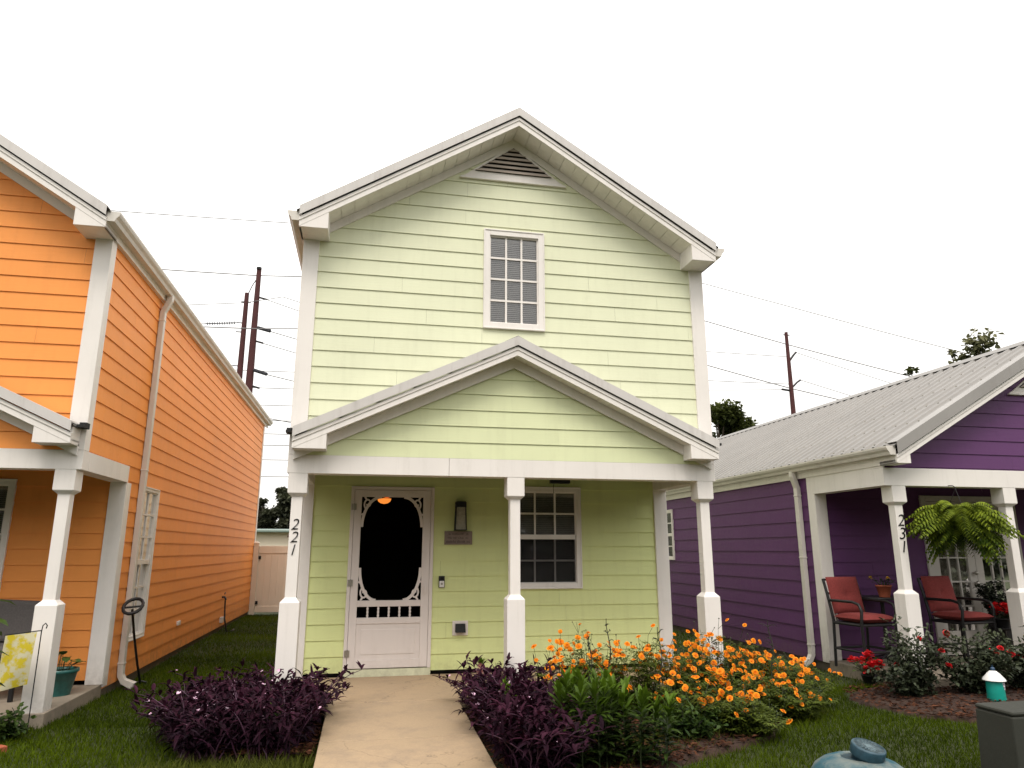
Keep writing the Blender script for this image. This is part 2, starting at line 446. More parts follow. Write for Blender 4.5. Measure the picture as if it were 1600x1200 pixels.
def thing(name, label, cat, loc=(0, 0, 0), rz=0, group=None):
    o = bpy.data.objects.new(name, None); COL.objects.link(o)
    o.location = loc; o.rotation_euler = (0, 0, rz); o.empty_display_size = 0.2
    return tag(o, label, cat, group)

def dup(root, loc, rz=0, label=None, scale=None):
    r_ = root.copy(); COL.objects.link(r_); r_.location = loc; r_.rotation_euler = (0, 0, rz)
    if label: r_["label"] = label
    if scale: r_.scale = (scale, scale, scale)
    for ch in list(root.children):
        c = ch.copy(); COL.objects.link(c); c.parent = r_
        for g in ch.children:
            q = g.copy(); COL.objects.link(q); q.parent = c
    return r_

def U(a, b): return random.uniform(a, b)

# ------------------------------------------------------------------ siding
def clip(poly, axis, val, keep_ge):
    outp = []
    n = len(poly)
    for i in range(n):
        a, b = poly[i], poly[(i + 1) % n]
        ia = (a[axis] >= val) if keep_ge else (a[axis] <= val)
        ib = (b[axis] >= val) if keep_ge else (b[axis] <= val)
        if ia: outp.append(a)
        if ia != ib:
            tt = (val - a[axis]) / (b[axis] - a[axis])
            outp.append((a[0] + (b[0] - a[0]) * tt, a[1] + (b[1] - a[1]) * tt))
    return outp

def siding(mb, poly, mp, z0, ex, holes=(), lip=0.0115):
    zmin = min(p[1] for p in poly); zmax = max(p[1] for p in poly)
    k = math.floor((zmin - z0) / ex)
    while z0 + k * ex < zmax - 1e-4:
        zb, zt = z0 + k * ex, z0 + (k + 1) * ex
        k += 1
        band = clip(clip(poly, 1, zb, True), 1, zt, False)
        if len(band) < 3: continue
        joints = []; ju = min(p[0] for p in poly) + U(0.6, 3.6)
        while ju < max(p[0] for p in poly): joints.append(ju); ju += U(2.4, 3.66)
        tints = [random.random() for _ in range(len(joints) + 1)]
        cuts = sorted({zb, zt} | {h[i] for h in holes for i in (2, 3) if zb < h[i] < zt})
        for c0, c1 in zip(cuts[:-1], cuts[1:]):
            sub = clip(clip(band, 1, c0, True), 1, c1, False)
            if len(sub) < 3: continue
            segs = [sub]
            for h in holes:
                if h[2] <= c0 + 1e-6 and h[3] >= c1 - 1e-6:
                    ns = []
                    for sg in segs:
                        for part in (clip(sg, 0, h[0], False), clip(sg, 0, h[1], True)):
                            if len(part) >= 3: ns.append(part)
                    segs = ns
            boards = []
            for sg in segs:          # butt joints: boards up to 3.6 m long, joints jogged from course to course
                rest = sg
                for ju in joints:
                    a_ = clip(rest, 0, ju - 0.0007, False); b_ = clip(rest, 0, ju + 0.0007, True)
                    if len(a_) >= 3: boards.append((a_, tints[joints.index(ju)]))
                    rest = b_
                    if len(rest) < 3: break
                if len(rest) >= 3: boards.append((rest, tints[-1]))
            for sg, tint in boards:
                mb.add([mp(u, z, lip * (1 - (z - zb) / ex) + 0.001) for u, z in sg], [tuple(range(len(sg)))], tint)
                us = [u for u, z in sg if abs(z - c0) < 1e-5]
                if len(us) >= 2 and abs(c0 - max(zb, zmin)) < 1e-5:
                    a, b = min(us), max(us)
                    mb.add([mp(a, c0, lip + 0.001), mp(b, c0, lip + 0.001), mp(b, c0, -0.004), mp(a, c0, -0.004)], [(0, 1, 2, 3)], tint)

# ------------------------------------------------------------------ windows
def window(parent, mp, u0, u1, z0, z1, cols, rows, double=True, back='blind', casing=0.07, screen=False, mullion=0.022, dk=None):
    """a casing with sashes, muntins, glass and a blind or curtain behind"""
    gu0, gu1, gz0, gz1 = u0 + casing, u1 - casing, z0 + casing, z1 - casing
    c = MB()
    for a in ((u0, u0 + casing - 0.012, z0, z1), (u1 - casing + 0.012, u1, z0, z1), (u0 + casing - 0.012, u1 - casing + 0.012, z1 - casing + 0.012, z1), (u0 + casing - 0.012, u1 - casing + 0.012, z0, z0 + casing - 0.012)):
        c.mbox(mp, *a, -0.02, 0.030)
    for a in ((u0 - 0.010, u0 + 0.006, z0 - 0.01, z1 + 0.01), (u1 - 0.006, u1 + 0.010, z0 - 0.01, z1 + 0.01), (u0 + 0.006, u1 - 0.006, z1 - 0.006, z1 + 0.01), (u0 + 0.006, u1 - 0.006, z0 - 0.01, z0 + 0.006)):
        c.mbox(mp, *a, 0.0, 0.038)
    win = c.build("window", M['white'], parent, bevel=0.003)
    sashes = [(gz0, gz1, -0.01)]
    if double:
        zm = (gz0 + gz1) / 2
        sashes = [(zm + 0.03, gz1, 0.0), (gz0, zm - 0.03, -0.022)]
    sb = MB()
    g = MB()
    for zz0, zz1, o in sashes:
        e = 0.014
        for a in ((gu0 - 0.013, gu0 + e - 0.013, zz0 - e, zz1 + e), (gu1 - e + 0.013, gu1 + 0.013, zz0 - e, zz1 + e), (gu0 + e - 0.013, gu1 - e + 0.013, zz1, zz1 + e), (gu0 + e - 0.013, gu1 - e + 0.013, zz0 - e, zz0)):
            sb.mbox(mp, *a, o - 0.02, o + 0.016)
        for i in range(1, cols):
            x = gu0 + (gu1 - gu0) * i / cols
            sb.mbox(mp, x - mullion / 2, x + mullion / 2, zz0, zz1, o - 0.004, o + 0.009)
        for j in range(1, rows):
            z = zz0 + (zz1 - zz0) * j / rows
            sb.mbox(mp, gu0, gu1, z - mullion / 2, z + mullion / 2, o - 0.003, o + 0.0105)
        g.mbox(mp, gu0 - 0.002, gu1 + 0.002, zz0 - 0.002, zz1 + 0.002, o - 0.010, o - 0.006)
    if double:
        sb.mbox(mp, gu0, gu1, zm - 0.028, zm + 0.028, -0.03, 0.018)
    sb.build("sash", M['white'], win)
    g.build("glass_pane", M['glass'], win)
    if screen:
        s = MB(); zz0, zz1, o = sashes[-1]
        s.add([mp(gu0, zz0, 0.006), mp(gu1, zz0, 0.006), mp(gu1, zz1, 0.006), mp(gu0, zz1, 0.006)], [(0, 1, 2, 3)])
        s.build("insect_screen", M['screen'], win)
    b = MB()
    if back == 'blind':
        z = gz0 - 0.02
        while z < gz1:
            tlt = 0.012 * U(0.85, 1.15)
            b.add([mp(gu0 - 0.01, z, -0.045), mp(gu1 + 0.01, z, -0.045), mp(gu1 + 0.01, z + 0.021, -0.045 - tlt), mp(gu0 - 0.01, z + 0.021, -0.045 - tlt)], [(0, 1, 2, 3)], U(.3, .7))
            z += 0.0235
        b.mbox(mp, gu0 - 0.01, gu1 + 0.01, gz1 - 0.03, gz1 + 0.02, -0.08, -0.038)
        b.build("blind", M['blind'], win)
    elif back == 'curtain':
        n = 60; pts = []
        for i in range(n + 1):
            u = gu0 - 0.02 + (gu1 - gu0 + 0.04) * i / n
            pts.append((u, -0.10 + 0.018 * math.sin(i * 0.9) + 0.01 * math.sin(i * 2.3)))
        vs = [mp(u, gz0 - 0.05, o) for u, o in pts] + [mp(u, gz1 + 0.05, o) for u, o in pts]
        b.add(vs, [(i, i + 1, i + n + 2, i + n + 1) for i in range(n)], 0.5, True)
        b.build("curtain", M['curtain'], win)
    bk = MB()
    bk.add([mp(u0, z0, -0.16), mp(u1, z0, -0.16), mp(u1, z1, -0.16), mp(u0, z1, -0.16)], [(0, 1, 2, 3)])
    for a in ((u0, z0, u1, z0), (u1, z0, u1, z1), (u1, z1, u0, z1), (u0, z1, u0, z0)):
        bk.add([mp(a[0], a[1], -0.16), mp(a[2], a[3], -0.16), mp(a[2], a[3], -0.015), mp(a[0], a[1], -0.015)], [(0, 1, 2, 3)])
    bk.build("reveal", M['room'], win)
    return win

# ------------------------------------------------------------------ shared house pieces
def post_mesh(w_=0.19, d_=0.19, zt=2.285, z0=0.09):
    m = MB()
    def ring(a, z): return [(-a, -a, z), (a, -a, z), (a, a, z), (-a, a, z)]
    h, s = w_ / 2, 0.055
    lv = [(h, z0), (h, 1.018), (s, 1.062), (s, 2.045), (h, 2.082), (h, zt)]
    vs = [p for a, z in lv for p in ring(a, z)]
    fs = [(i * 4 + k, i * 4 + (k + 1) % 4, (i + 1) * 4 + (k + 1) % 4, (i + 1) * 4 + k) for i in range(len(lv) - 1) for k in range(4)]
    m.add(vs, fs); m.add(vs[:4], [(3, 2, 1, 0)]); m.add(vs[-4:], [(0, 1, 2, 3)])
    return m

def digits(txt, parent, x, z0, step, size, y, material, shear=0.22):
    """house number: raised numerals one under the other on the post's face"""
    mv = []; mf = []
    for i, ch in enumerate(txt):
        cu = bpy.data.curves.new("numeral", 'FONT'); cu.body = ch; cu.size = size; cu.shear = shear; cu.extrude = 0.006; cu.offset = -0.002
        o = bpy.data.objects.new("numeral", cu); COL.objects.link(o)
        dg = bpy.context.evaluated_depsgraph_get(); dg.update()
        me = bpy.data.meshes.new_from_object(o.evaluated_get(dg))
        xs = [v.co.x for v in me.vertices]; cx = (min(xs) + max(xs)) / 2
        off = len(mv)
        for v in me.vertices: mv.append(((v.co.x - cx) * 1.0 + x, y - v.co.z, v.co.y + z0 - i * step))
        for p in me.polygons: mf.append([off + k for k in p.vertices])
        bpy.data.objects.remove(o); bpy.data.curves.remove(cu); bpy.data.meshes.remove(me)
    m = MB(); m.add(mv, mf)
    return m.build("house_number", material, parent)

def gable_set(parent, W, x0, x1, m, apex_fb, y_front, y_back, names, hf=0.105, ht=0.11, box=None, frieze=0.10, rake='rake'):
    """fascia boards, rake trim, sloping soffit, end returns and wall frieze of one gable"""
    cx = W / 2
    fb = lambda x: apex_fb - m * abs(x - cx)
    fas = MB(); tr = MB(); so = MB(); fr = MB()
    front = lambda u, z, o: (u, y_front - o, z)
    for xa, xb in ((x0, cx), (cx, x1)):
        P = [(xa, fb(xa)), (xb, fb(xb)), (xb, fb(xb) + hf), (xa, fb(xa) + hf)]
        fas.prism(P, front, 0, -0.022)
        P = [(xa, fb(xa) + hf * 0.62), (xb, fb(xb) + hf * 0.62), (xb, fb(xb) + hf), (xa, fb(xa) + hf)]
        fas.prism(P, front, 0.010, -0.001)
        # rake trim: vertical flange, then a return over the roof edge
        P = [(xa, fb(xa) + hf + 0.012), (xb, fb(xb) + hf + 0.012), (xb, fb(xb) + hf + ht), (xa, fb(xa) + hf + ht)]
        tr.prism(P, front, 0.032, 0.026)
        P = [(xa, fb(xa) + hf + ht), (xb, fb(xb) + hf + ht), (xb, fb(xb) + hf + ht + 0.006), (xa, fb(xa) + hf + ht + 0.006)]
        tr.prism(P, front, 0.032, -0.14)
        # soffit planks across the overhang, small gaps between them
        sgn = 1 if xb > cx + 1e-6 else -1
        run = abs(xb - xa); n = max(2, int(run / 0.135)); 
        for i in range(n):
            a = xa + (xb - xa) * i / n; b = xa + (xb - xa) * (i + 1) / n - 0.006
            q = 0.004
            so.hexa([(a, y_front + 0.022, fb(a) + 0.018), (b, y_front + 0.022, fb(b) + 0.018), (b, y_back, fb(b) + 0.018), (a, y_back, fb(a) + 0.018),
                     (a, y_front + 0.022, fb(a) + 0.03), (b, y_front + 0.022, fb(b) + 0.03), (b, y_back, fb(b) + 0.03), (a, y_back, fb(a) + 0.03)])
        so.hexa([(xa, y_front + 0.022, fb(xa) + 0.032), (xb, y_front + 0.022, fb(xb) + 0.032), (xb, y_back, fb(xb) + 0.032), (xa, y_back, fb(xa) + 0.032),
                 (xa, y_front + 0.022, fb(xa) + 0.04), (xb, y_front + 0.022, fb(xb) + 0.04), (xb, y_back, fb(xb) + 0.04), (xa, y_back, fb(xa) + 0.04)])
        wallf = lambda u, z, o: (u, y_back - o, z)
        a, b = max(xa, 0.0), min(xb, W)
        P = [(a, fb(a) + 0.017 - frieze), (b, fb(b) + 0.017 - frieze), (b, fb(b) + 0.017), (a, fb(a) + 0.017)]
        fr.prism(P, wallf, 0.024, -0.002)
    fas.build("fascia", M['white'], parent, bevel=0.002)
    t_ = tr.build(names[1], M[rake], parent)
    # screws along the rake trim
    so.build("soffit", M['soffit'], parent)
    fr.build("frieze_board", M['frieze'], parent)
    if box:
        for (xa, xb) in box:
            b = MB()
            zb = min(fb(xa), fb(xb)); 
            lo, hi = (xa, xb) if fb(xa) < fb(xb) else (xb, xa)
            P = [(lo, zb - 0.002), (hi, zb - 0.002), (hi, fb(hi) + 0.014), (lo, zb + 0.014)]
            b.prism(P, lambda u, z, o: (u, y_front - o, z), -0.003, -(y_back - y_front) + 0.001)
            b.build("eave_return", M['white'], parent, bevel=0.003)
    return fb

def roof_sheet(parent, cx, x0, x1, ztop, y0, y1, pitch_, name="roof", rib=0.019, mirror=True):
    """ribbed metal sheets on both slopes; ztop(x) is the flat of the sheet"""
    prof = []; y = y0
    while y < y1 - 1e-6:
        for dy, h in ((0, 0), (pitch_ - 0.075, 0), (pitch_ - 0.055, 1), (pitch_ - 0.020, 1), (pitch_ - 0.0005, 0)):
            yy = y + dy
            if yy <= y1: prof.append((yy, h * rib))
        y += pitch_
    prof.append((y1, 0))
    m = MB()
    for xa in (x0, x1):
        n = len(prof)
        vs = [(xa, yy, ztop(xa) + h) for yy, h in prof] + [(cx, yy, ztop(cx) + h) for yy, h in prof]
        m.add(vs, [(i, i + 1, n + i + 1, n + i) for i in range(n - 1)])
        # underside deck
        vs = [(xa, y0, ztop(xa) - 0.012), (xa, y1, ztop(xa) - 0.012), (cx, y1, ztop(cx) - 0.012), (cx, y0, ztop(cx) - 0.012)]
        m.add(vs, [(0, 1, 2, 3)])
        m.add([(xa, y0, ztop(xa) - 0.012), (xa, y1, ztop(xa) - 0.012), (xa, y1, ztop(xa)), (xa, y0, ztop(xa))], [(0, 1, 2, 3)])
    r_ = m.build(name, M['metal'], parent)
    rc = MB()
    for s in (-1, 1):
        rs = MB()
        a = cx + s * 0.15
        rc.hexa([(cx, y0, ztop(cx) + 0.030), (a, y0, ztop(a) + 0.024), (a, y1, ztop(a) + 0.024), (cx, y1, ztop(cx) + 0.030),
                 (cx, y0, ztop(cx) + 0.034), (a, y0, ztop(a) + 0.028), (a, y1, ztop(a) + 0.028), (cx, y1, ztop(cx) + 0.034)])
        a2 = cx + s * 0.135
        rs.box(min(a2, a2 + s * 0.004), max(a2, a2 + s * 0.004), y0 + 0.01, y1 - 0.01, ztop(a2) - 0.004, ztop(a2) + 0.021)
        rs.build("closure_strip", M['dark'], r_)
    rc.build("ridge_cap", M['metal'], r_)
    # screw heads in rows across the sheet
    sc = MB(); yy = y0 + pitch_ * 0.35
    while yy < y1:
        for xa in (x0, x1):
            for fr_ in (0.04, 0.22, 0.4, 0.58, 0.76, 0.93):
                x = xa + (cx - xa) * fr_
                z = ztop(x) + 0.002
                sc.box(x - 0.008, x + 0.008, yy - 0.008, yy + 0.008, z, z + 0.008)
        yy += pitch_
    sc.build("screw_heads", M['steel'], r_, kind="stuff")
    return r_

def gutter(parent, x, s, y0, y1, zt):
    """K-style gutter along an eave; s=-1 for the left side, +1 for the right"""
    P = [(0, 0), (0, -0.105), (0.075, -0.105), (0.088, -0.07), (0.112, -0.045), (0.122, -0.02), (0.122, 0.0), (0.112, 0.0), (0.108, -0.022), (0.078, -0.066), (0.070, -0.097), (0.008, -0.097), (0.008, 0)]
    m = MB(); n = len(P)
    vs = [(x + s * a, y0, zt + b) for a, b in P] + [(x + s * a, y1, zt + b) for a, b in P]
    m.add(vs, [(i, (i + 1) % n, n + (i + 1) % n, n + i) for i in range(n)])
    # end caps
    for yy in (y0, y1):
        q = [(x + s * a, yy, zt + b) for a, b in P[:7]]
        m.add(q, [tuple(range(7))])
    return m.build("gutter", M['gutter'], parent)

def downspout(parent, xw, s, y, ztop, zbot, xg):
    """rectangular downspout: offset elbow from the gutter, straight run on the wall, kick-out at the foot"""
    m = MB()
    hx, hy = 0.032, 0.042
    path = [(xg, ztop), (xg, ztop - 0.07), (xw + s * 0.045, ztop - 0.24), (xw + s * 0.045, zbot + 0.22), (xw + s * 0.05, zbot + 0.14), (xw + s * 0.085, zbot + 0.075), (xw + s * 0.20, zbot + 0.02)]
    rings = []
    for i, (x, z) in enumerate(path):
        a = path[max(i - 1, 0)]; b = path[min(i + 1, len(path) - 1)]
        dx, dz = b[0] - a[0], b[1] - a[1]; l = math.hypot(dx, dz); nx, nz = -dz / l, dx / l
        k = 1.25 if i == len(path) - 1 else 1
        rings.append([(x + nx * hx * k, y - hy * k, z + nz * hx * k), (x - nx * hx * k, y - hy * k, z - nz * hx * k), (x - nx * hx * k, y + hy * k, z - nz * hx * k), (x + nx * hx * k, y + hy * k, z + nz * hx * k)])
    vs = [p for r_ in rings for p in r_]
    m.add(vs, [(i * 4 + k, i * 4 + (k + 1) % 4, (i + 1) * 4 + (k + 1) % 4, (i + 1) * 4 + k) for i in range(len(path) - 1) for k in range(4)])
    xx = xw + s * 0.045
    for z in (zbot + 0.26, (ztop + zbot) / 2 + 0.1, ztop - 0.36):
        m.box(xx - 0.037, xx + 0.037, y - 0.047, y + 0.047, z, z + 0.022)
    return m.build("downspout", M['gutter'], parent, bevel=0.006)

def house(name, label, loc, P):
    """gabled house with a recessed porch under its front; origin = front left corner, x right, y back"""
    root = thing(name, label, "house", loc)
    W, D, dp = P['W'], P['D'], P['dp']
    zb0, ze = P['base'], P['eave']
    m_, apex = P['slope'], P['apex']
    col = P['mat']; cx = W / 2
    ex = P['ex']
    front = lambda u, z, o: (u, -o, z)
    left = lambda u, z, o: (-o, u, z)
    right = lambda u, z, o: (W + o, u, z)
    back = lambda u, z, o: (u, D + o, z)
    porch = lambda u, z, o: (u, dp - o, z)
    bt = P['beam_top']
    wl = MB()
    fz = lambda x: apex + 0.03 - m_ * abs(x - cx)
    siding(wl, [(0, bt - 0.02), (W, bt - 0.02), (W, fz(W)), (cx, fz(cx)), (0, fz(0))], front, P['zf'], ex, P.get('holes_front', ()))
    pw = MB()
    siding(pw, [(0, zb0), (W, zb0), (W, 2.45), (0, 2.45)], porch, P['zp'], P.get('exp', ex), P.get('holes_porch', ()))
    pw.build("porch_wall", P.get('porchmat', col), root)
    exs = P.get('exs', ex)
    for mp, hk in ((left, 'holes_left'), (right, 'holes_right')):
        siding(wl, [(dp, P['sbase']), (D, P['sbase']), (D, ze), (dp, ze)], mp, P['zs'], exs, P.get(hk, ()))
        if ze - bt > 0.2:
            siding(wl, [(0, bt), (dp, bt), (dp, ze), (0, ze)], mp, P['zs'], exs)
    siding(wl, [(0, zb0), (W, zb0), (W, fz(W)), (cx, fz(cx)), (0, fz(0))], back, P['zs'], ex)
    wl.build("wall", col, root)
    # inner lining keeps daylight out of the rooms
    il = MB()
    t_ = 0.26
    il.add([(t_, dp + t_, 0.12), (W - t_, dp + t_, 0.12), (W - t_, D - t_, 0.12), (t_, D - t_, 0.12)], [(0, 1, 2, 3)])
    il.build("floor", M['room'], root)
    # foundation + slab
    fo = MB()
    fo.box(0.02, W - 0.02, dp + 0.02, D - 0.02, -0.35, P['sbase'] + 0.004)
    fo.build("foundation", M['concrete_dark'], root)
    sl = MB()
    sl.box(-0.01, W + 0.01, -0.05, dp + 0.018, -0.35, 0.09)
    sl.build("porch_slab", P.get('slabmat', M['slab']), root, bevel=0.008)
    # porch ceiling planks
    ce = MB(); n = 16
    for i in range(n):
        ce.box(0.03, W - 0.03, dp * i / n + 0.003, dp * (i + 1) / n - 0.003, 2.425, 2.437)
    ce.box(0.0, W, 0.0, dp, 2.44, 2.455)
    ce.build("porch_ceiling", M['ceil'], root)
    # beams
    be = MB()
    bz = P['beam_bot']
    sm = P.get('seam', cx * 0.82)
    be.box(-0.028, sm - 0.0015, -0.028, 0.15, bz, bt); be.box(sm + 0.0015, W + 0.028, -0.028, 0.15, bz, bt)
    sbt = P.get('sbeam_top', bt)
    for xa, xb in ((-0.028, 0.15), (W - 0.15, W + 0.028)):
        be.box(xa, xb, 0.152, dp - 0.002, bz, sbt)
    if sbt > bt:
        be.box(-0.028, 0.0, -0.028, 0.150, bt + 0.001, sbt); be.box(W, W + 0.028, -0.028, 0.150, bt + 0.001, sbt)
    be.build("porch_beam", M['white'], root, bevel=0.003)
    # corner boards
    def board(*a):
        b = MB()
        for q in a: b.box(*q)
        return b.build("corner_board", M['white'], root, bevel=0.003)
    if ze - bt > 0.2:
        board((-0.028, 0.139, -0.03, -0.002, bt + 0.002, ze), (-0.028, -0.002, -0.002, 0.11, bt + 0.002, ze))
        board((W - 0.139, W + 0.028, -0.03, -0.002, bt + 0.002, ze), (W + 0.002, W + 0.028, -0.002, 0.11, bt + 0.002, ze))
    board((-0.026, 0.15, dp - 0.034, dp - 0.002, 0.092, bz - 0.001), (-0.028, -0.002, dp - 0.002, dp + 0.13, 0.06, P['sbeam_top'] if 'sbeam_top' in P else bz))
    board((W - 0.15, W + 0.026, dp - 0.034, dp - 0.002, 0.092, bz - 0.001), (W + 0.002, W + 0.028, dp - 0.002, dp + 0.13, 0.06, P['sbeam_top'] if 'sbeam_top' in P else bz))
    for xa, xb in ((-0.028, 0.1), (W - 0.1, W + 0.028)):
        board((xa, xb, D + 0.002, D + 0.028, P['sbase'], ze), ((xa, xa + 0.026, D - 0.1, D + 0.002, P['sbase'], ze) if xa < 0 else (xb - 0.026, xb, D - 0.1, D + 0.002, P['sbase'], ze)))
    # posts
    posts = []
    for i, px_ in enumerate(P['posts']):
        o = post_mesh(zt=bz + 0.001).build("porch_post", M['white'], root, bevel=0.005)
        o.location = (px_, 0.07, 0)
        posts.append(o)
    # main gable + roof
    hf, ht, oh, eo = P['hf'], P['ht'], P['oh'], P['eo']
    fb = gable_set(root, W, -eo, W + eo, m_, apex, -oh, -0.002, ("fascia", "rake_trim"), hf, ht, P['ret'], P.get('frieze', 0.10), P.get('rake', 'rake'))
    zt = lambda x: fb(x) + hf + ht - 0.022
    roof_sheet(root, cx, -eo - 0.03, W + eo + 0.03, zt, -oh - 0.022, D + oh, P['pitch'], rib=P.get('rib', 0.019))
    for s, x in ((-1, -eo), (1, W + eo)):
        ev = MB()
        ev.box(min(x, x - s * 0.02), max(x, x - s * 0.02), -oh + 0.024, D + oh, fb(-eo) - 0.002, fb(-eo) + hf + ht - 0.05)
        a, b = (x + 0.021, 0.0) if s < 0 else (W, x - 0.021)
        ev.build("eave_board", M['white'], root, bevel=0.002)
        ev = MB()
        ev.box(a, b, 0.0, D, fb(-eo) + 0.002, fb(-eo) + 0.014)
        ev.build("eave_soffit", M['soffit'], root)
    bf = MB()
    for xa, xb in ((-eo, cx), (cx, W + eo)):
        bf.prism([(xa, fb(xa)), (xb, fb(xb)), (xb, fb(xb) + hf + ht - 0.03), (xa, fb(xa) + hf + ht - 0.03)], back, oh - 0.02, oh)
        bf.prism([(xa, fb(xa) + 0.02), (xb, fb(xb) + 0.02), (xb, fb(xb) + 0.03), (xa, fb(xa) + 0.03)], back, 0.0, oh - 0.021)
    bf.build("rear_fascia", M['white'], root)
    gz = fb(-eo) + hf + ht - 0.045
    gutter(root, -eo - 0.001, -1, -oh + 0.005, D + oh, gz); gutter(root, W + eo + 0.001, 1, -oh + 0.005, D + oh, gz)
    # gable vent: triangle of slats in a trim frame
    va = P.get('vent')
    if va:
        az, bzv, hw = va     # apex z, base z, half width of the outer trim base
        v = MB()
        tz = 0.085
        v.prism([(cx - hw, bzv), (cx + hw, bzv), (cx + hw - 0.16, bzv + tz), (cx - hw + 0.16, bzv + tz)], front, 0.034, 0.0)
        v.prism([(cx - hw - 0.02, bzv - 0.022), (cx + hw + 0.02, bzv - 0.022), (cx + hw + 0.0, bzv), (cx - hw, bzv)], front, 0.046, 0.0)
        v.prism([(cx - hw + 0.02, bzv + 0.002), (cx + hw - 0.02, bzv + 0.002), (cx, az + 0.05)], front, 0.027, 0.0)
        gv = v.build("gable_vent", M['white'], root, bevel=0.003)
        s = MB(); n = 6; hwi = hw - 0.16; zi = bzv + tz; hh = az - zi
        for i in range(n):
            z0 = zi + hh * i / n; z1 = zi + hh * (i + 1) / n
            w0 = hwi * (1 - (z0 - zi) / hh) - 0.005; w1 = max(hwi * (1 - (z1 - zi) / hh), 0.01)
            s.hexa([front(cx - w0, z0, 0.058), front(cx + w0, z0, 0.058), front(cx + w0, z0, 0.050), front(cx - w0, z0, 0.050),
                    front(cx - w1, z1 - 0.018, 0.040), front(cx + w1, z1 - 0.018, 0.040), front(cx + w1, z1 - 0.018, 0.032), front(cx - w1, z1 - 0.018, 0.032)])
        s.build("louver", M['louver'], gv)
        bk = MB(); bk.prism([(cx - hwi, zi), (cx + hwi, zi), (cx, az)], front, 0.0305, 0.029)
        bk.build("vent_backing", M['dark'], gv)
    # decorative porch gable on the front
    if P.get('skirt'):
        S = P['skirt']
        wl2 = MB()
        sf = lambda x: S['apex'] + 0.01 - S['m'] * abs(x - cx)
        lo = S['x0'] + 0.02
        siding(wl2, [(lo, bt + 0.001), (W - lo, bt + 0.001), (W - lo, max(sf(lo), bt + 0.01)), (cx, sf(cx)), (lo, max(sf(lo), bt + 0.01))], lambda u, z, o: (u, -0.016 - o, z), S['z0'], ex)
        wl2.build("gable_wall", P.get('gablemat', col), root)
        sub = bpy.data.objects.new("porch_roof", None)
        fb2 = gable_set(root, W, S['x0'], W - S['x0'], S['m'], S['apex'], -S['oh'], -0.034, ("fascia", "rake_trim"), S['hf'], S['ht'], S['ret'], 0.11)
        bpy.data.objects.remove(sub)
        z2 = lambda x: fb2(x) + S['hf'] + S['ht'] - 0.018
        roof_sheet(root, cx, S['x0'] - 0.012, W - S['x0'] + 0.012, z2, -S['oh'] - 0.018, -0.026, 0.23, "porch_roof", rib=0.012)
        for x, s in ((S['x0'], -1), (W - S['x0'], 1)):
            eb = MB()
            eb.box(min(x, x - s * 0.02), max(x, x - s * 0.02), -S['oh'] + 0.024, -0.032, fb2(x), fb2(x) + S['hf'] + S['ht'] - 0.045)
            eb.build("eave_board", M['white'], root)
        for x, s in ((S['x0'], -1), (W - S['x0'], 1)):
            fl = MB()
            a, b = sorted((x + s * 0.012, x + s * 0.075))
            fl.box(a, b, -0.12, -0.031, z2(S['x0']) - 0.02, z2(S['x0']) + 0.035)
            fl.box(a, b, -0.19, -0.12, z2(S['x0']) - 0.022, z2(S['x0']) + 0.004)
            fl.build("kickout_flashing", M['dark'], root)
    return root, posts, dict(front=front, left=left, right=right, porch=porch, fb=fb)

W0 = 4.642
RET = ((-0.055, 0.243), (W0 - 0.243, W0 + 0.055))
base = dict(W=W0, D=11.75, dp=1.39, base=0.137, sbase=0.05, eave=4.845, slope=0.628, apex=6.335, mat=M['green'], ex=0.1782, exp=0.1785,
            zf=3.597 - 40 * 0.1782, zp=0.137, zs=3.597 - 40 * 0.1782, beam_bot=2.282, beam_top=2.470, seam=1.62, posts=(0.083, 2.345, W0 - 0.097),
            hf=0.105, ht=0.112, oh=0.35, eo=0.055, ret=RET, pitch=0.23, vent=(6.235, 5.80, 0.63),
            skirt=dict(apex=3.585, m=0.4685, x0=0.022, oh=0.25, hf=0.10, ht=0.105, z0=2.645 - 2 * 0.1782, ret=((0.023, 0.352), (W0 - 0.352, W0 - 0.023))))

# ------------------------------------------------------------------ the green house
Pg = dict(base); Pg['slabmat'] = M['walk']; Pg['porchmat'] = M['green_porch_shade']; Pg['gablemat'] = M['green_gable']
DX0, DX1, DZ0, DZ1 = 0.633, 1.5553, 0.1825, 2.2325
Pg['holes_front'] = [(1.99, 2.666, 3.97, 5.136)]
Pg['holes_porch'] = [(2.56, 3.469, 1.067, 2.29), (0.60, 1.588, 0.0, 2.262)]
green, gposts, gm = house("green_house", "pale green two storey house with lap siding and white screen door", (0, 0, 0), Pg)
w1 = window(green, gm['front'], 1.979, 2.677, 3.959, 5.147, 3, 4, double=False, casing=0.075)
w2 = window(green, gm['porch'], 2.55, 3.479, 1.057, 2.30, 3, 2, double=True, screen=True)
digits("221", gposts[0], 0.0, 1.72, 0.125, 0.155, -0.0555, M['black'])

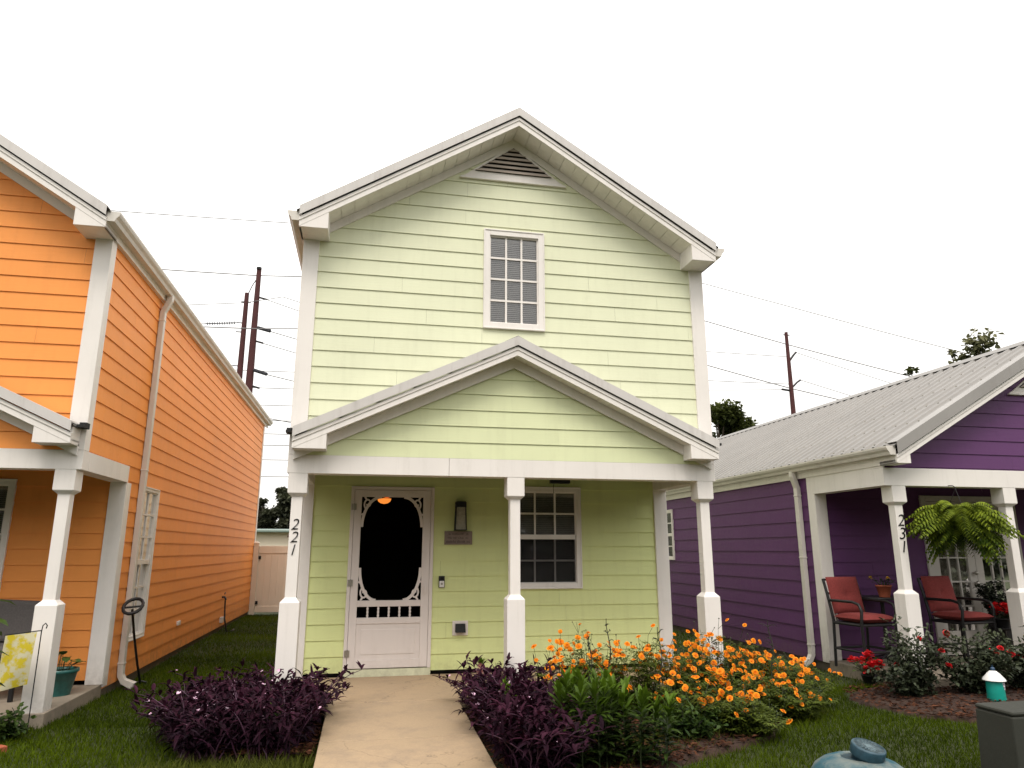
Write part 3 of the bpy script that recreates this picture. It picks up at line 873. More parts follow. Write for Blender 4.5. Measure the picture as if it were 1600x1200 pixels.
# door
pm = gm['porch']
fr = MB()
for a in ((DX0 - 0.044, DX0 - 0.003, 0.172, DZ1 + 0.045), (DX1 + 0.003, DX1 + 0.044, 0.172, DZ1 + 0.045), (DX0 - 0.003, DX1 + 0.003, DZ1 + 0.004, DZ1 + 0.045)):
    fr.mbox(pm, *a, -0.10, 0.034)
fr.build("door_frame", M['door'], green, bevel=0.004)
th = MB(); th.mbox(pm, 0.58, 1.60, 0.086, 0.171, -0.1, 0.030)
th.build("threshold", M['green'], green, bevel=0.003)
sd = MB()
SX0, SX1 = DX0 + 0.086, DX1 - 0.092      # clear opening
OZ0, OZ1 = 0.936, 2.150
o0, o1 = 0.0, 0.036
sd.mbox(pm, DX0, SX0, DZ0, DZ1, o0, o1); sd.mbox(pm, SX1, DX1, DZ0, DZ1, o0, o1)
sd.mbox(pm, SX0, SX1, OZ1, DZ1, o0, o1); sd.mbox(pm, SX0, SX1, 0.866, OZ0, o0, o1)
sd.mbox(pm, SX0, SX1, 0.672, 0.742, o0, o1)
door = sd.build("screen_door", M['door'], green, bevel=0.004)
kp = MB()
kp.mbox(pm, SX0, SX1, DZ0 + 0.09, 0.672, 0.004, 0.026); kp.mbox(pm, SX0, SX1, DZ0, DZ0 + 0.09, o0, o1)
kp.mbox(pm, SX0 + 0.06, SX1 - 0.06, DZ0 + 0.15, 0.61, 0.026, 0.031)
kp.build("kick_panel", M['door'], door, bevel=0.004)
def corner(cxn, czn, sx, sz, rx, rz):
    """curved bracket + scroll curl in one corner of the opening (sx,sz point towards the middle)"""
    fw_ = MB()
    pts = [(cxn + sx * (rx - rx * math.sin(a)) , czn + sz * (rz - rz * math.cos(a))) for a in [i * math.pi / 2 / 14 for i in range(15)]]
    pts = [(cxn + sx * (0.012 + rx * (1 - math.sin(a))), czn + sz * (rz * (1 - math.cos(a)))) for a in [i * math.pi / 2 / 16 for i in range(17)]]
    fw_.ribbon(pts, 0.034, pm, 0.006, 0.028)
    # C-scroll
    ccx, ccz = cxn + sx * 0.075, czn + sz * 0.085
    sp = []
    for i in range(26):
        a = -0.4 + i * 0.30; r_ = 0.062 - 0.0019 * i
        sp.append((ccx + sx * r_ * 0.8 * math.cos(a + 2.3), ccz + sz * r_ * 1.15 * math.sin(a + 2.3)))
    fw_.ribbon(sp, 0.019, pm, 0.007, 0.025)
    fw_.ribbon([(cxn, czn + sz * 0.215), (cxn + sx * 0.03, czn + sz * 0.20), (cxn + sx * 0.045, czn + sz * 0.17)], 0.022, pm, 0.008, 0.024)
    fw_.ribbon([(cxn + sx * 0.035, czn), (cxn + sx * 0.055, czn + sz * 0.03)], 0.022, pm, 0.008, 0.024)
    fw_.build("scroll_bracket", M['door'], door)
corner(SX0, OZ1, 1, -1, 0.225, 0.36); corner(SX1, OZ1, -1, -1, 0.225, 0.36)
corner(SX0, OZ0, 1, 1, 0.20, 0.375); corner(SX1, OZ0, -1, 1, 0.20, 0.375)
for i in range(1, 6):
    x = SX0 + (SX1 - SX0) * i / 6
    fw_ = MB()
    fw_.mbox(pm, x - 0.009, x + 0.009, 0.742, 0.866, 0.008, 0.026)
    for z in (0.765, 0.804, 0.843): fw_.mbox(pm, x - 0.013, x + 0.013, z - 0.008, z + 0.008, 0.006, 0.029)
    fw_.build("spindle", M['door'], door)
scn = MB()
scn.add([pm(SX0 - 0.01, 0.70, 0.004), pm(SX1 + 0.01, 0.70, 0.004), pm(SX1 + 0.01, OZ1 + 0.01, 0.004), pm(SX0 - 0.01, OZ1 + 0.01, 0.004)], [(0, 1, 2, 3)])
scn.build("screen_mesh", M['doorscreen'], door)
hn = MB()
hn.mbox(pm, DX1 - 0.062, DX1 - 0.030, 1.0, 1.13, 0.036, 0.046); hn.mbox(pm, DX1 - 0.056, DX1 - 0.038, 1.02, 1.10, 0.062, 0.074)
hn.mbox(pm, DX1 - 0.052, DX1 - 0.042, 1.025, 1.035, 0.046, 0.062); hn.mbox(pm, DX1 - 0.052, DX1 - 0.042, 1.085, 1.095, 0.046, 0.062)
hn.mbox(pm, DX1 - 0.055, DX1 - 0.043, 0.955, 0.967, 0.036, 0.041)
hn.build("handle", M['door'], door, bevel=0.002)
for z in (0.34, 1.13, 2.02):
    h = MB()
    h.mbox(pm, DX0 - 0.034, DX0 - 0.004, z - 0.03, z + 0.045, 0.035, 0.041); h.mbox(pm, DX0 - 0.002, DX0 + 0.026, z - 0.03, z + 0.045, 0.037, 0.043)
    h.tube([pm(DX0 - 0.003, z - 0.035, 0.046), pm(DX0 - 0.003, z + 0.05, 0.046)], 0.007, 8)
    h.build("hinge", M['steel'], door)
# dark hall behind the screen
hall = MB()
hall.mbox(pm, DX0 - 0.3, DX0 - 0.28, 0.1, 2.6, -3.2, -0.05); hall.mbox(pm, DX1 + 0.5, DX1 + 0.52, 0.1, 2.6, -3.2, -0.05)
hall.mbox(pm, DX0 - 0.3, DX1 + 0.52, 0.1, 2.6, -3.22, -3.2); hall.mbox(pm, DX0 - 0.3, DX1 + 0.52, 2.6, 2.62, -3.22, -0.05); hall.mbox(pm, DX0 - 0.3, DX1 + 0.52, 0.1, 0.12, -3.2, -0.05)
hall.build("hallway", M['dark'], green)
hl = thing("ceiling_lamp", "lit amber bowl lamp hanging in the dark hall behind the screen door", "lamp", (1.02, 2.9, 2.215))
b = MB(); b.lathe([(0.0, -0.055), (0.05, -0.045), (0.085, -0.02), (0.10, 0.02)], n=20); b.build("lower_bowl", M['lit'], hl)
b = MB(); b.lathe([(0.03, 0.035), (0.075, 0.055), (0.085, 0.09), (0.03, 0.10)], (0.035, 0, 0), n=20); b.build("upper_bowl", plain("dim_amber_shade", (0.5, 0.12, 0.03), 0.5, emis=((1.0, 0.22, 0.03), 1.2)), hl)
b = MB(); b.tube([(0, 0, 0.0), (0, 0, 0.384)], 0.008, 6); b.build("rod", M['black'], hl)

# vent hood on the porch wall (part of the house)
vh = MB()
vh.mbox(pm, 1.852, 2.04, 0.522, 0.688, 0.012, 0.024)
for a in ((1.852, 1.885, 0.522, 0.688), (2.007, 2.04, 0.522, 0.688), (1.885, 2.007, 0.655, 0.688), (1.885, 2.007, 0.522, 0.556)): vh.mbox(pm, *a, 0.024, 0.034)
vb = vh.build("vent_block", M['door'], green, bevel=0.003)
v2 = MB()
v2.prism([(0.0, 0.56), (0.0, 0.652), (0.03, 0.652), (0.075, 0.56)], lambda o, z, u: (u, 1.39 - 0.025 - o, z), 1.888, 2.004)
v2.build("vent_flap", M['dark'], vb)

# wall lantern
wlm = thing("wall_lantern", "black box lantern with seeded glass on the wall beside the screen door", "lamp", (1.92, 1.372, 1.76))
b = MB(); b.box(-0.055, 0.055, -0.018, 0, 0.02, 0.345); b.box(-0.066, 0.066, -0.125, -0.019, 0.275, 0.335)
b.box(-0.058, 0.058, -0.115, -0.025, 0.335, 0.345)
for sx in (-1, 1):
    for yy in (-0.12, -0.035):
        b.hexa([(sx * 0.068 - .006, yy - .006, 0), (sx * 0.068 + .006, yy - .006, 0), (sx * 0.068 + .006, yy + .006, 0), (sx * 0.068 - .006, yy + .006, 0),
                (sx * 0.058 - .006, yy - .006, .275), (sx * 0.058 + .006, yy - .006, .275), (sx * 0.058 + .006, yy + .006, .275), (sx * 0.058 - .006, yy + .006, .275)])
b.box(-0.076, 0.076, -0.128, -0.019, -0.008, 0.0)
b.build("frame", M['black'], wlm)
b = MB(); b.hexa([(-.062, -.113, .002), (.062, -.113, .002), (.062, -.036, .002), (-.062, -.036, .002), (-.052, -.108, .273), (.052, -.108, .273), (.052, -.04, .273), (-.052, -.04, .273)])
b.build("glass_shade", M['lampglass'], wlm)

# plaque with three lines of worn lettering
pq = thing("wall_plaque", "small taupe plaque with three lines of worn lettering below the lantern", "sign", (1.905, 1.372, 1.583))
b = MB(); b.box(-0.172, 0.172, -0.014, 0, 0, 0.162); b.build("board", M['plaque'], pq, bevel=0.003)
b = MB()
rl = random.Random(3)
for z, segs, h in ((0.118, ((-.12, -.10), (-.075, -.03), (-.02, .06), (.10, .125)), .018), (0.072, ((-.13, -.08), (-.065, -.02), (-.005, .06), (.09, .125)), .018), (0.022, ((-.15, -.03), (-.015, .085), (.105, .14)), .026)):
    for a, c in segs:
        x = a
        while x < c:
            ww = rl.uniform(.005, .009); hh = h * rl.uniform(.6, 1.1)
            b.box(x, x + ww * .55, -0.0155, -0.0142, z, z + hh)
            if rl.random() < .6: zz = z + rl.uniform(0, hh - .004); b.box(x + ww * .55, x + ww, -0.0155, -0.0142, zz, zz + .004)
            x += ww + .003
b.build("lettering", M['ink'], pq)

# doorbell
db = thing("doorbell", "slim black and silver video doorbell right of the screen door", "doorbell", (1.711, 1.374, 1.075))
b = MB(); b.box(-0.036, 0.036, -0.024, 0, 0.0, 0.136); b.build("body", M['black'], db, bevel=0.004)
b = MB(); b.box(-0.029, 0.029, -0.028, -0.0245, 0.006, 0.078); b.build("faceplate", M['tinwhite'], db, bevel=0.002)
b = MB(); b.tube([(0, -0.0285, 0.045), (0, -0.032, 0.045)], 0.014, 16); b.build("button", M['steel'], db)
b = MB(); b.tube([(0, -0.0245, 0.108), (0, -0.030, 0.108)], 0.012, 16); b.build("lens", M['glass'], db)

fl = thing("floodlight", "small black floodlight under the porch ceiling above the window", "lamp", (3.19, 1.28, 2.425))
b = MB(); b.box(-0.125, 0.125, -0.05, 0.05, -0.078, -0.03); b.build("housing", M['black'], fl, bevel=0.004)
b = MB(); b.tube([(0, 0, -0.031), (0, 0, 0)], 0.03, 12); b.build("mount", M['black'], fl)
b = MB(); b.tube([(-0.07, 0.03, -0.079), (-0.075, 0.05, -0.13), (-0.07, 0.048, -0.2)], 0.003, 6); b.build("pull_cord", M['dark'], fl)

# ------------------------------------------------------------------ the orange house
Po = dict(base); Po['mat'] = M['orange']; Po['eave'] = 4.70; Po['apex'] = 6.185; Po['ex'] = 0.1745; Po['exp'] = 0.174
Po['zf'] = 3.012 - 20 * 0.1745; Po['zp'] = 0.137; Po['zs'] = 0.040; Po['sbase'] = 0.040; Po['vent'] = (6.085, 5.65, 0.63); Po['posts'] = (0.083, 2.345, W0 - 0.110)
Po['D'] = 11.72
sk = dict(base['skirt']); Po['skirt'] = sk
Po['holes_right'] = [(2.02, 2.69, 0.462, 2.278)]
Po['holes_porch'] = [(2.72, 3.50, 1.06, 2.28)]
OX, OY = -1.985 - W0, 0.08
orange, oposts, om = house("orange_house", "bright orange two storey house with white trim on the left", (OX, OY, 0), Po)
window(orange, om['right'], 2.01, 2.70, 0.452, 2.288, 2, 3, True, back='curtain', casing=0.055)
window(orange, om['porch'], 2.71, 3.51, 1.05, 2.29, 2, 2, True, back='blind')
gzo = Po['apex'] - Po['slope'] * (W0 / 2 + 0.055) + 0.105 + 0.112 - 0.045
downspout(orange, W0, 1, 1.90, gzo - 0.09, G + 0.01, W0 + 0.055 + 0.06)
sp = MB()   # outlet cover, and a tap with a short hose
sp.mbox(om['right'], 4.46, 4.62, 0.40, 0.46, 0.0, 0.035); sp.build("outlet_cover", M['white'], orange, bevel=0.004)
sp = MB(); sp.mbox(om['right'], 7.92, 8.06, 0.11, 0.22, 0.0, 0.06); sp.build("outlet_cover", M['white'], orange, bevel=0.004)
sp = MB()
sp.tube([om['right'](7.95, 0.60, 0.0), om['right'](7.95, 0.60, 0.06), om['right'](7.93, 0.55, 0.09)], 0.02, 8)
sp.tube([om['right'](7.93, 0.66, 0.06), om['right'](7.99, 0.68, 0.06)], 0.012, 6)
sp.build("tap", M['black'], orange)
hs = MB(); hs.tube([(-1.905, 8.01, 0.54), (-1.90, 8.0, 0.42), (-1.87, 7.9, 0.2), (-1.80, 7.8, G + 0.02), (-1.7, 7.9, G + 0.02), (-1.72, 8.15, G + 0.02)], 0.016, 8)
tag(hs.build("garden_hose", M['black']), "short black hose hanging from the tap on the orange wall", "hose")

# ------------------------------------------------------------------ the purple house
Wp = 5.46
Pp = dict(W=Wp, D=12.0, dp=1.40, base=0.11, sbase=0.06, eave=2.60, slope=0.570, apex=4.095, mat=M['purple'], ex=0.178, exp=0.178,
          zf=2.509 - 3 * 0.178, zp=0.11, zs=0.06, exs=0.206, beam_bot=2.276, beam_top=2.490, sbeam_top=2.60, seam=3.6,
          posts=(0.165, 1.745, 3.70, 5.28), hf=0.095, ht=0.15, oh=0.30, eo=0.04, ret=((-0.04, 0.15), (Wp - 0.15, Wp + 0.04)), pitch=0.20, rib=0.022, vent=(3.98, 3.50, 0.75), frieze=0.05, rake='rake_dark')
Pp['holes_left'] = [(6.17, 6.95, 1.34, 2.30)]
Pp['holes_porch'] = [(1.70, 3.22, 0.0, 2.26)]
PXO = 6.90
purple, pposts, pm2 = house("purple_house", "dark purple single storey house with ribbed metal roof and fern on the right", (PXO, 0, 0), Pp)
window(purple, pm2['left'], 6.16, 6.96, 1.33, 2.31, 2, 2, True, back='curtain', casing=0.06)
gzp = Pp['apex'] - Pp['slope'] * (Wp / 2 + 0.04) + 0.095 + 0.15 - 0.045
downspout(purple, 0, -1, 1.74, gzp - 0.09, G + 0.03, -0.04 - 0.06)
digits("231", pposts[0], 0.006, 1.80, 0.155, 0.20, -0.0555, M['black'])
# french doors
pf = pm2['porch']
b = MB()
for a in ((1.66, 1.74, 0.10, 2.28), (3.18, 3.26, 0.10, 2.28), (1.74, 3.18, 2.20, 2.28)): b.mbox(pf, *a, -0.08, 0.034)
dfr = b.build("door_frame", M['door_shade'], purple, bevel=0.004)
for ia, (u0, u1) in enumerate(((1.745, 2.457), (2.463, 3.175))):
    b = MB()
    b.mbox(pf, u0, u0 + 0.12, 0.11, 2.195, -0.03, 0.01); b.mbox(pf, u1 - 0.12, u1, 0.11, 2.195, -0.03, 0.01)
    b.mbox(pf, u0 + 0.12, u1 - 0.12, 2.07, 2.195, -0.03, 0.01); b.mbox(pf, u0 + 0.12, u1 - 0.12, 0.11, 0.42, -0.03, 0.01)
    for i in range(1, 3):
        x = u0 + 0.12 + (u1 - u0 - 0.24) * i / 3; b.mbox(pf, x - 0.011, x + 0.011, 0.42, 2.07, -0.012, 0.006)
    for j in range(1, 5):
        z = 0.42 + 1.65 * j / 5; b.mbox(pf, u0 + 0.12, u1 - 0.12, z - 0.011, z + 0.011, -0.011, 0.0075)
    dl = b.build("french_door", M['door_shade'], purple, bevel=0.003)
    b = MB(); b.mbox(pf, u0 + 0.118, u1 - 0.118, 0.418, 2.072, -0.016, -0.013); b.build("glass_pane", M['glass'], dl)
    b = MB(); n = 40
    pts = [(u0 + 0.1 + (u1 - u0 - 0.2) * i / n, -0.05 + 0.012 * math.sin(i * 1.1)) for i in range(n + 1)]
    b.add([pf(u, 0.4, o) for u, o in pts] + [pf(u, 2.1, o) for u, o in pts], [(i, i + 1, i + n + 2, i + n + 1) for i in range(n)], .5, True)
    b.build("curtain", M['curtain'], dl)
    if ia == 0:
        b = MB()
        for z in (1.06, 1.20):
            b.tube([pf(u1 - 0.055, z, 0.01), pf(u1 - 0.055, z, 0.05)], 0.014, 10); b.ball(pf(u1 - 0.055, z, 0.06), 0.03, sc=(1, .8, 1))
        b.build("knob", M['steel'], dl)

# ------------------------------------------------------------------ ground
rg = np.random.default_rng(5)
def gz_at(x, y): return G + 0.012 * np.sin(x * 1.7 + y * 0.6) + 0.010 * np.sin(y * 1.3 - x * 0.5)
gm_ = MB()
xs = np.concatenate([[-900, -300, -80, -30], np.arange(-14, 24.1, 0.5), [35, 80, 300, 900]])
ys = np.concatenate([[-600, -100, -30], np.arange(-10, 20.1, 0.5), [30, 60, 150, 400, 1500]])
gv = []
for y in ys:
    for x in xs:
        inside = -14 <= x <= 24 and -10 <= y <= 20
        gv.append((x, y, float(gz_at(x, y)) if inside else G - 0.02))
nx = len(xs)
gm_.add(gv, [(j * nx + i, j * nx + i + 1, (j + 1) * nx + i + 1, (j + 1) * nx + i) for j in range(len(ys) - 1) for i in range(nx - 1)], .5, True)
gm_.build("ground", M['lawn'], kind="structure")

# front walk, three pours with tooled joints, falling gently from the slab to the street
wk = MB()
yj = [-0.054, -1.36, -2.66, -3.96, -5.3]
zw = lambda y: 0.086 + (y + 0.05) * 0.017
for a, b_ in zip(yj[:-1], yj[1:]):
    wk.hexa([(0.50, b_ + 0.010, -0.3), (1.75, b_ + 0.010, -0.3), (1.75, a, -0.3), (0.50, a, -0.3), (0.50, b_ + 0.010, zw(b_)), (1.75, b_ + 0.010, zw(b_)), (1.75, a, zw(a)), (0.50, a, zw(a))])
wk.build("front_walk", M['walk'], kind="structure", bevel=0.008)

# planting beds
def bed(name, pts, z, n=1):
    m = MB(); c = (sum(p[0] for p in pts) / len(pts), sum(p[1] for p in pts) / len(pts))
    # subdivide the outline with a wobble so it does not read as a polygon
    outl = []
    for i in range(len(pts)):
        a, b_ = pts[i], pts[(i + 1) % len(pts)]
        for k in range(6):
            t_ = k / 6
            outl.append((a[0] + (b_[0] - a[0]) * t_ + U(-.04, .04), a[1] + (b_[1] - a[1]) * t_ + U(-.04, .04)))
    n = len(outl)
    vs = [(x, y, G - 0.03) for x, y in outl] + [(c[0] + (x - c[0]) * .93, c[1] + (y - c[1]) * .93, z + U(-.008, .012)) for x, y in outl] + [(c[0] + (x - c[0]) * .5, c[1] + (y - c[1]) * .5, z + 0.015 + U(-.01, .01)) for x, y in outl] + [(c[0], c[1], z + .015)]
    fs = [(r * n + i, r * n + (i + 1) % n, (r + 1) * n + (i + 1) % n, (r + 1) * n + i) for r in range(2) for i in range(n)] + [(2 * n + i, 2 * n + (i + 1) % n, 3 * n) for i in range(n)]
    m.add(vs, fs, .5, True)
    return m.build(name, M['mulch'], kind="structure")
BED_L = [(-.82, -.5), (-.5, -1.2), (.46, -1.5), (.47, -.12), (-.1, .1), (-.4, .3), (-.7, .15)]
BED_R = [(1.77, -.10), (1.77, -2.6), (2.6, -2.55), (3.4, -2.0), (4.2, -1.62), (4.75, -1.0), (5.35, -.42), (5.4, .02), (4.7, -.06), (3.0, -.08)]
BED_P = [(6.15, .15), (5.85, -.45), (5.95, -1.15), (6.5, -1.6), (7.6, -1.75), (10.5, -1.7), (12.4, -1.4), (12.4, -.06), (6.95, -.06), (6.86, .3)]
bed("flower_bed", BED_L, G + 0.03); bed("flower_bed", BED_R, G + 0.04); bed("mulch_bed", BED_P, G + 0.045)

def in_poly(px_, py_, poly):
    c = np.zeros(px_.shape, bool); n = len(poly); j = n - 1
    for i in range(n):
        xi, yi = poly[i]; xj, yj_ = poly[j]
        c ^= ((yi > py_) != (yj_ > py_)) & (px_ < (xj - xi) * (py_ - yi) / (yj_ - yi + 1e-12) + xi)
        j = i
    return c

def tri_cloud(name, verts, tint, mat, label, cat, tri=True):
    """many separate triangles (blades or chips) as one object of uncountable stuff"""
    n = len(verts) // 3
    me = bpy.data.meshes.new(name)
    me.vertices.add(n * 3); me.vertices.foreach_set("co", verts.astype(np.float32).ravel())
    me.loops.add(n * 3); me.loops.foreach_set("vertex_index", np.arange(n * 3, dtype=np.int32))
    me.polygons.add(n); me.polygons.foreach_set("loop_start", np.arange(0, n * 3, 3, dtype=np.int32))
    me.update(calc_edges=True)
    a = me.attributes.new("tint", 'FLOAT', 'FACE'); a.data.foreach_set("value", tint.astype(np.float32))
    me.materials.append(mat)
    o = bpy.data.objects.new(name, me); COL.objects.link(o)
    return tag(o, label, cat, kind="stuff")

def blades(x, y, h, wd, lean):
    n = len(x)
    a = rg.uniform(0, 2 * np.pi, n); z = gz_at(x, y) - 0.004
    ca, sa = np.cos(a) * wd / 2, np.sin(a) * wd / 2
    la = rg.uniform(0, 2 * np.pi, n); lx, ly = np.cos(la) * lean * h, np.sin(la) * lean * h
    v = np.empty((n, 3, 3))
    v[:, 0] = np.stack([x - ca, y - sa, z], 1); v[:, 1] = np.stack([x + ca, y + sa, z], 1); v[:, 2] = np.stack([x + lx, y + ly, z + h], 1)
    return v.reshape(-1, 3)

def grass_points(n, x0, x1, y0, y1):
    x = rg.uniform(x0, x1, n); y = rg.uniform(y0, y1, n)
    k = ~((x > 0.49) & (x < 1.76) & (y < 0.0) & (y > -5.4))
    for hx, W_, yy, D_ in ((0, W0, 0, 11.75), (OX, W0, OY, 11.72), (PXO, Wp, 0, 12.0)):
        k &= ~((x > hx - 0.015) & (x < hx + W_ + 0.015) & (y > yy - 0.06) & (y < yy + D_))
    for q in (BED_L, BED_R, BED_P): k &= ~in_poly(x, y, q)
    k &= ~(np.hypot(x - 4.24, y + 2.70) < 0.36)
    k &= ~((x > 5.02) & (x < 5.65) & (y > -3.23) & (y < -2.87))
    return x[k], y[k]
gx, gy = [], []
for args in ((70000, -4.5, 0.6, -3.6, 0.3), (34000, -2.1, 0.1, 0, 4.5), (26000, -2.1, 0.1, 4.5, 11.8), (65000, 2.4, 7.0, -3.6, 0.5), (14000, 4.6, 7.0, 0, 6.5), (16000, 6.8, 11.0, -3.6, -1.3), (12000, -9, -4.5, -4, 0.5)):
    a, b_ = grass_points(*args); gx.append(a); gy.append(b_)
gx = np.concatenate(gx); gy = np.concatenate(gy)
n = len(gx)
patch = 0.5 + 0.25 * np.sin(gx * 2.1 + np.sin(gy * 1.7) * 1.5) + 0.2 * np.sin(gy * 3.3 + gx)
gh = rg.uniform(0.025, 0.065, n) * (0.8 + 0.4 * patch)
tri_cloud("lawn_grass", blades(gx, gy, gh, rg.uniform(0.006, 0.011, n), rg.uniform(0.1, 0.9, n)), np.clip(patch * 0.6 + rg.uniform(-0.25, 0.45, n), 0, 1), M['grass'], "short dark green lawn grass between and in front of the houses", "grass")

def chips(polys, n):
    X = []; Y = []
    for q in polys:
        xs_ = [p[0] for p in q]; ys_ = [p[1] for p in q]
        x = rg.uniform(min(xs_), max(xs_), n); y = rg.uniform(min(ys_), max(ys_), n); k = in_poly(x, y, q)
        X.append(x[k]); Y.append(y[k])
    x = np.concatenate(X); y = np.concatenate(Y); n = len(x)
    L = rg.uniform(0.015, 0.045, n); a = rg.uniform(0, 6.283, n); w_ = rg.uniform(0.006, 0.014, n)
    z = G + 0.045 + rg.uniform(0, 0.025, n)
    v = np.empty((n, 3, 3))
    v[:, 0] = np.stack([x - np.cos(a) * L, y - np.sin(a) * L, z + rg.uniform(-.01, .012, n)], 1)
    v[:, 1] = np.stack([x + np.cos(a) * L, y + np.sin(a) * L, z + rg.uniform(-.01, .012, n)], 1)
    v[:, 2] = np.stack([x - np.sin(a) * w_ * 2, y + np.cos(a) * w_ * 2, z + rg.uniform(0, .012, n)], 1)
    return v.reshape(-1, 3), rg.uniform(0, 1, n) ** 1.6
v, t_ = chips([BED_P, BED_R, BED_L], 9000)
tri_cloud("bark_mulch", v, t_, M['chip'], "loose brown bark mulch covering the planting beds", "mulch")
# longer weeds on the near edge of the left bed and around the cosmos
wx = rg.uniform(-0.8, 0.45, 5000); wy = rg.uniform(-2.2, -1.5, 5000)
x2 = rg.uniform(2.5, 5.3, 7000); y2 = -0.05 - np.abs(rg.normal(0, 1, 7000)) * 0.25 - (5.6 - x2) * 0.55
wx = np.concatenate([wx, x2]); wy = np.concatenate([wy, y2])
k = wx < 5.5; wx, wy = wx[k], wy[k]; n = len(wx)
tri_cloud("weeds", blades(wx, wy, rg.uniform(0.05, 0.15, n), rg.uniform(0.006, 0.012, n), rg.uniform(0.3, 1.2, n)), rg.uniform(0.1, 0.9, n), leaf_mat("weed_blade", (0.035, 0.042, 0.006), (0.12, 0.135, 0.012), 0.7, 0.3), "straggly yellow green weeds along the edges of the flower beds", "weeds")

# ------------------------------------------------------------------ plants
def rand_in(poly):
    xs_ = [p[0] for p in poly]; ys_ = [p[1] for p in poly]
    while True:
        x, y = U(min(xs_), max(xs_)), U(min(ys_), max(ys_))
        if in_poly(np.array([x]), np.array([y]), poly)[0]: return x, y

def purple_heart(label, poly, nst, hmin, hmax, loc):
    root = thing("purple_heart_plant", label, "plant", loc)
    lv, st = MB(), MB(); fpos = []
    cx_, cy_ = sum(p[0] for p in poly) / len(poly), sum(p[1] for p in poly) / len(poly)
    for i in range(nst):
        x, y = rand_in(poly)
        h = U(hmin, hmax) * U(.75, 1.22) * (0.72 + 0.28 * min(1, max(0, (x + 1.0) / 1.2)))
        out_ = Vector((x - cx_, y - cy_, 0)); out_ = out_ * 0.5 + Vector((U(-1, 1), U(-1, 1), 0)) * 0.8
        out_.z = 0
        out_ = out_.normalized() if out_.length > .01 else Vector((1, 0, 0))
        lean = U(0.12, 0.95) * h
        nseg = 6; pts = []
        for k in range(nseg + 1):
            t__ = k / nseg
            pts.append(Vector((x - loc[0], y - loc[1], 0.0)) + out_ * lean * t__ ** 1.4 + Vector((0, 0, h * (t__ - 0.25 * t__ ** 3))) + Vector((U(-.008, .008), U(-.008, .008), 0)))
        st.tube(pts, [0.007 - 0.004 * k / nseg for k in range(nseg + 1)], 5, caps=False)
        for k in range(1, nseg + 1):
            for rep in range((2 if random.random() < .75 else 1) if k < nseg else 3):
                a = U(0, 6.283)
                el = U(0.1, 0.9) if k < nseg else U(0.5, 1.2)
                dr = Vector((math.cos(a) * math.cos(el), math.sin(a) * math.cos(el), math.sin(el)))
                dr = (dr + out_ * 0.35).normalized()
                depth = (pts[k].z) / hmax
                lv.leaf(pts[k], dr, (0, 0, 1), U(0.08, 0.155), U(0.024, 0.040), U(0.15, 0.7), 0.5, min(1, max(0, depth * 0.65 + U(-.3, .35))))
        if random.random() < 0.28:
            p = pts[-1] + Vector((U(-.02, .02), U(-.02, .02), 0.02))
            fpos.append(p)
    st.build("stem", M['pstem'], root); lv.build("foliage", M['purpleheart'], root); 
    random.shuffle(fpos); proto = None
    for p in fpos[:70]:
        if proto is None:
            fm = MB()
            for q in range(3):
                a = q * 2.094
                fm.leaf((0, 0, 0), (math.cos(a), math.sin(a), 0.5), (0, 0, 1), .021, 0.022, 0.1, 0.1, .4 + .25 * q, ((0, .5), (.6, 1), (1, .3)))
            proto = fm.build("flower", M['pinkflower'], root); o = proto
        else:
            o = proto.copy(); COL.objects.link(o); o.parent = root
        o.location = p; o.rotation_euler = (U(-.6, .6), U(-.6, .6), U(0, 6))
    return root
purple_heart("sprawling dark purple leaved plant with tiny pink flowers left of the walk", [(-.80, -.5), (-.56, -1.25), (.32, -1.55), (.45, -.3), (.2, -.1), (-.25, .02), (-.75, .1)], 430, 0.24, 0.58, (-.2, -.5, G + .03))
purple_heart("dark purple leaved plant filling the bed right of the walk", [(1.86, -.15), (1.88, -1.0), (1.85, -1.9), (1.96, -2.45), (2.14, -2.4), (2.32, -.9), (2.25, -.2)], 430, 0.30, 0.58, (2.15, -1.1, G + .03))
# thinner stragglers behind the left mass
purple_heart("thin straggling purple leaved plant behind the main clump by the porch post", [(-.75, .15), (-.25, .05), (-.3, .4), (-.6, .45)], 60, 0.25, 0.55, (-.5, .3, G + .03))

def flower_mesh(np_=8, r_=0.034, second=True):
    m = MB()
    for q in range(np_):
        a = 2 * math.pi * q / np_ + U(-.1, .1)
        m.leaf((0, 0, 0), (math.cos(a), math.sin(a), 0.22), (0, 0, 1), r_ * U(.9, 1.1), r_ * 0.82, 0.25, 0.2, U(.3, 1), ((0, .4), (.55, 1), (.9, .85), (1, .5)))
        if second:
            a += .4
            m.leaf((0, 0, 0.004), (math.cos(a), math.sin(a), 0.7), (0, 0, 1), r_ * .6, r_ * 0.6, 0.2, 0.2, U(0, .5), ((0, .4), (.6, 1), (1, .5)))
    m.ball((0, 0, 0.006), 0.007, 0.0, 6)
    return m
flower_data = []
for i in range(5):
    o = flower_mesh().build("flower_head", M['cosmos']); flower_data.append(o.data); bpy.data.objects.remove(o)

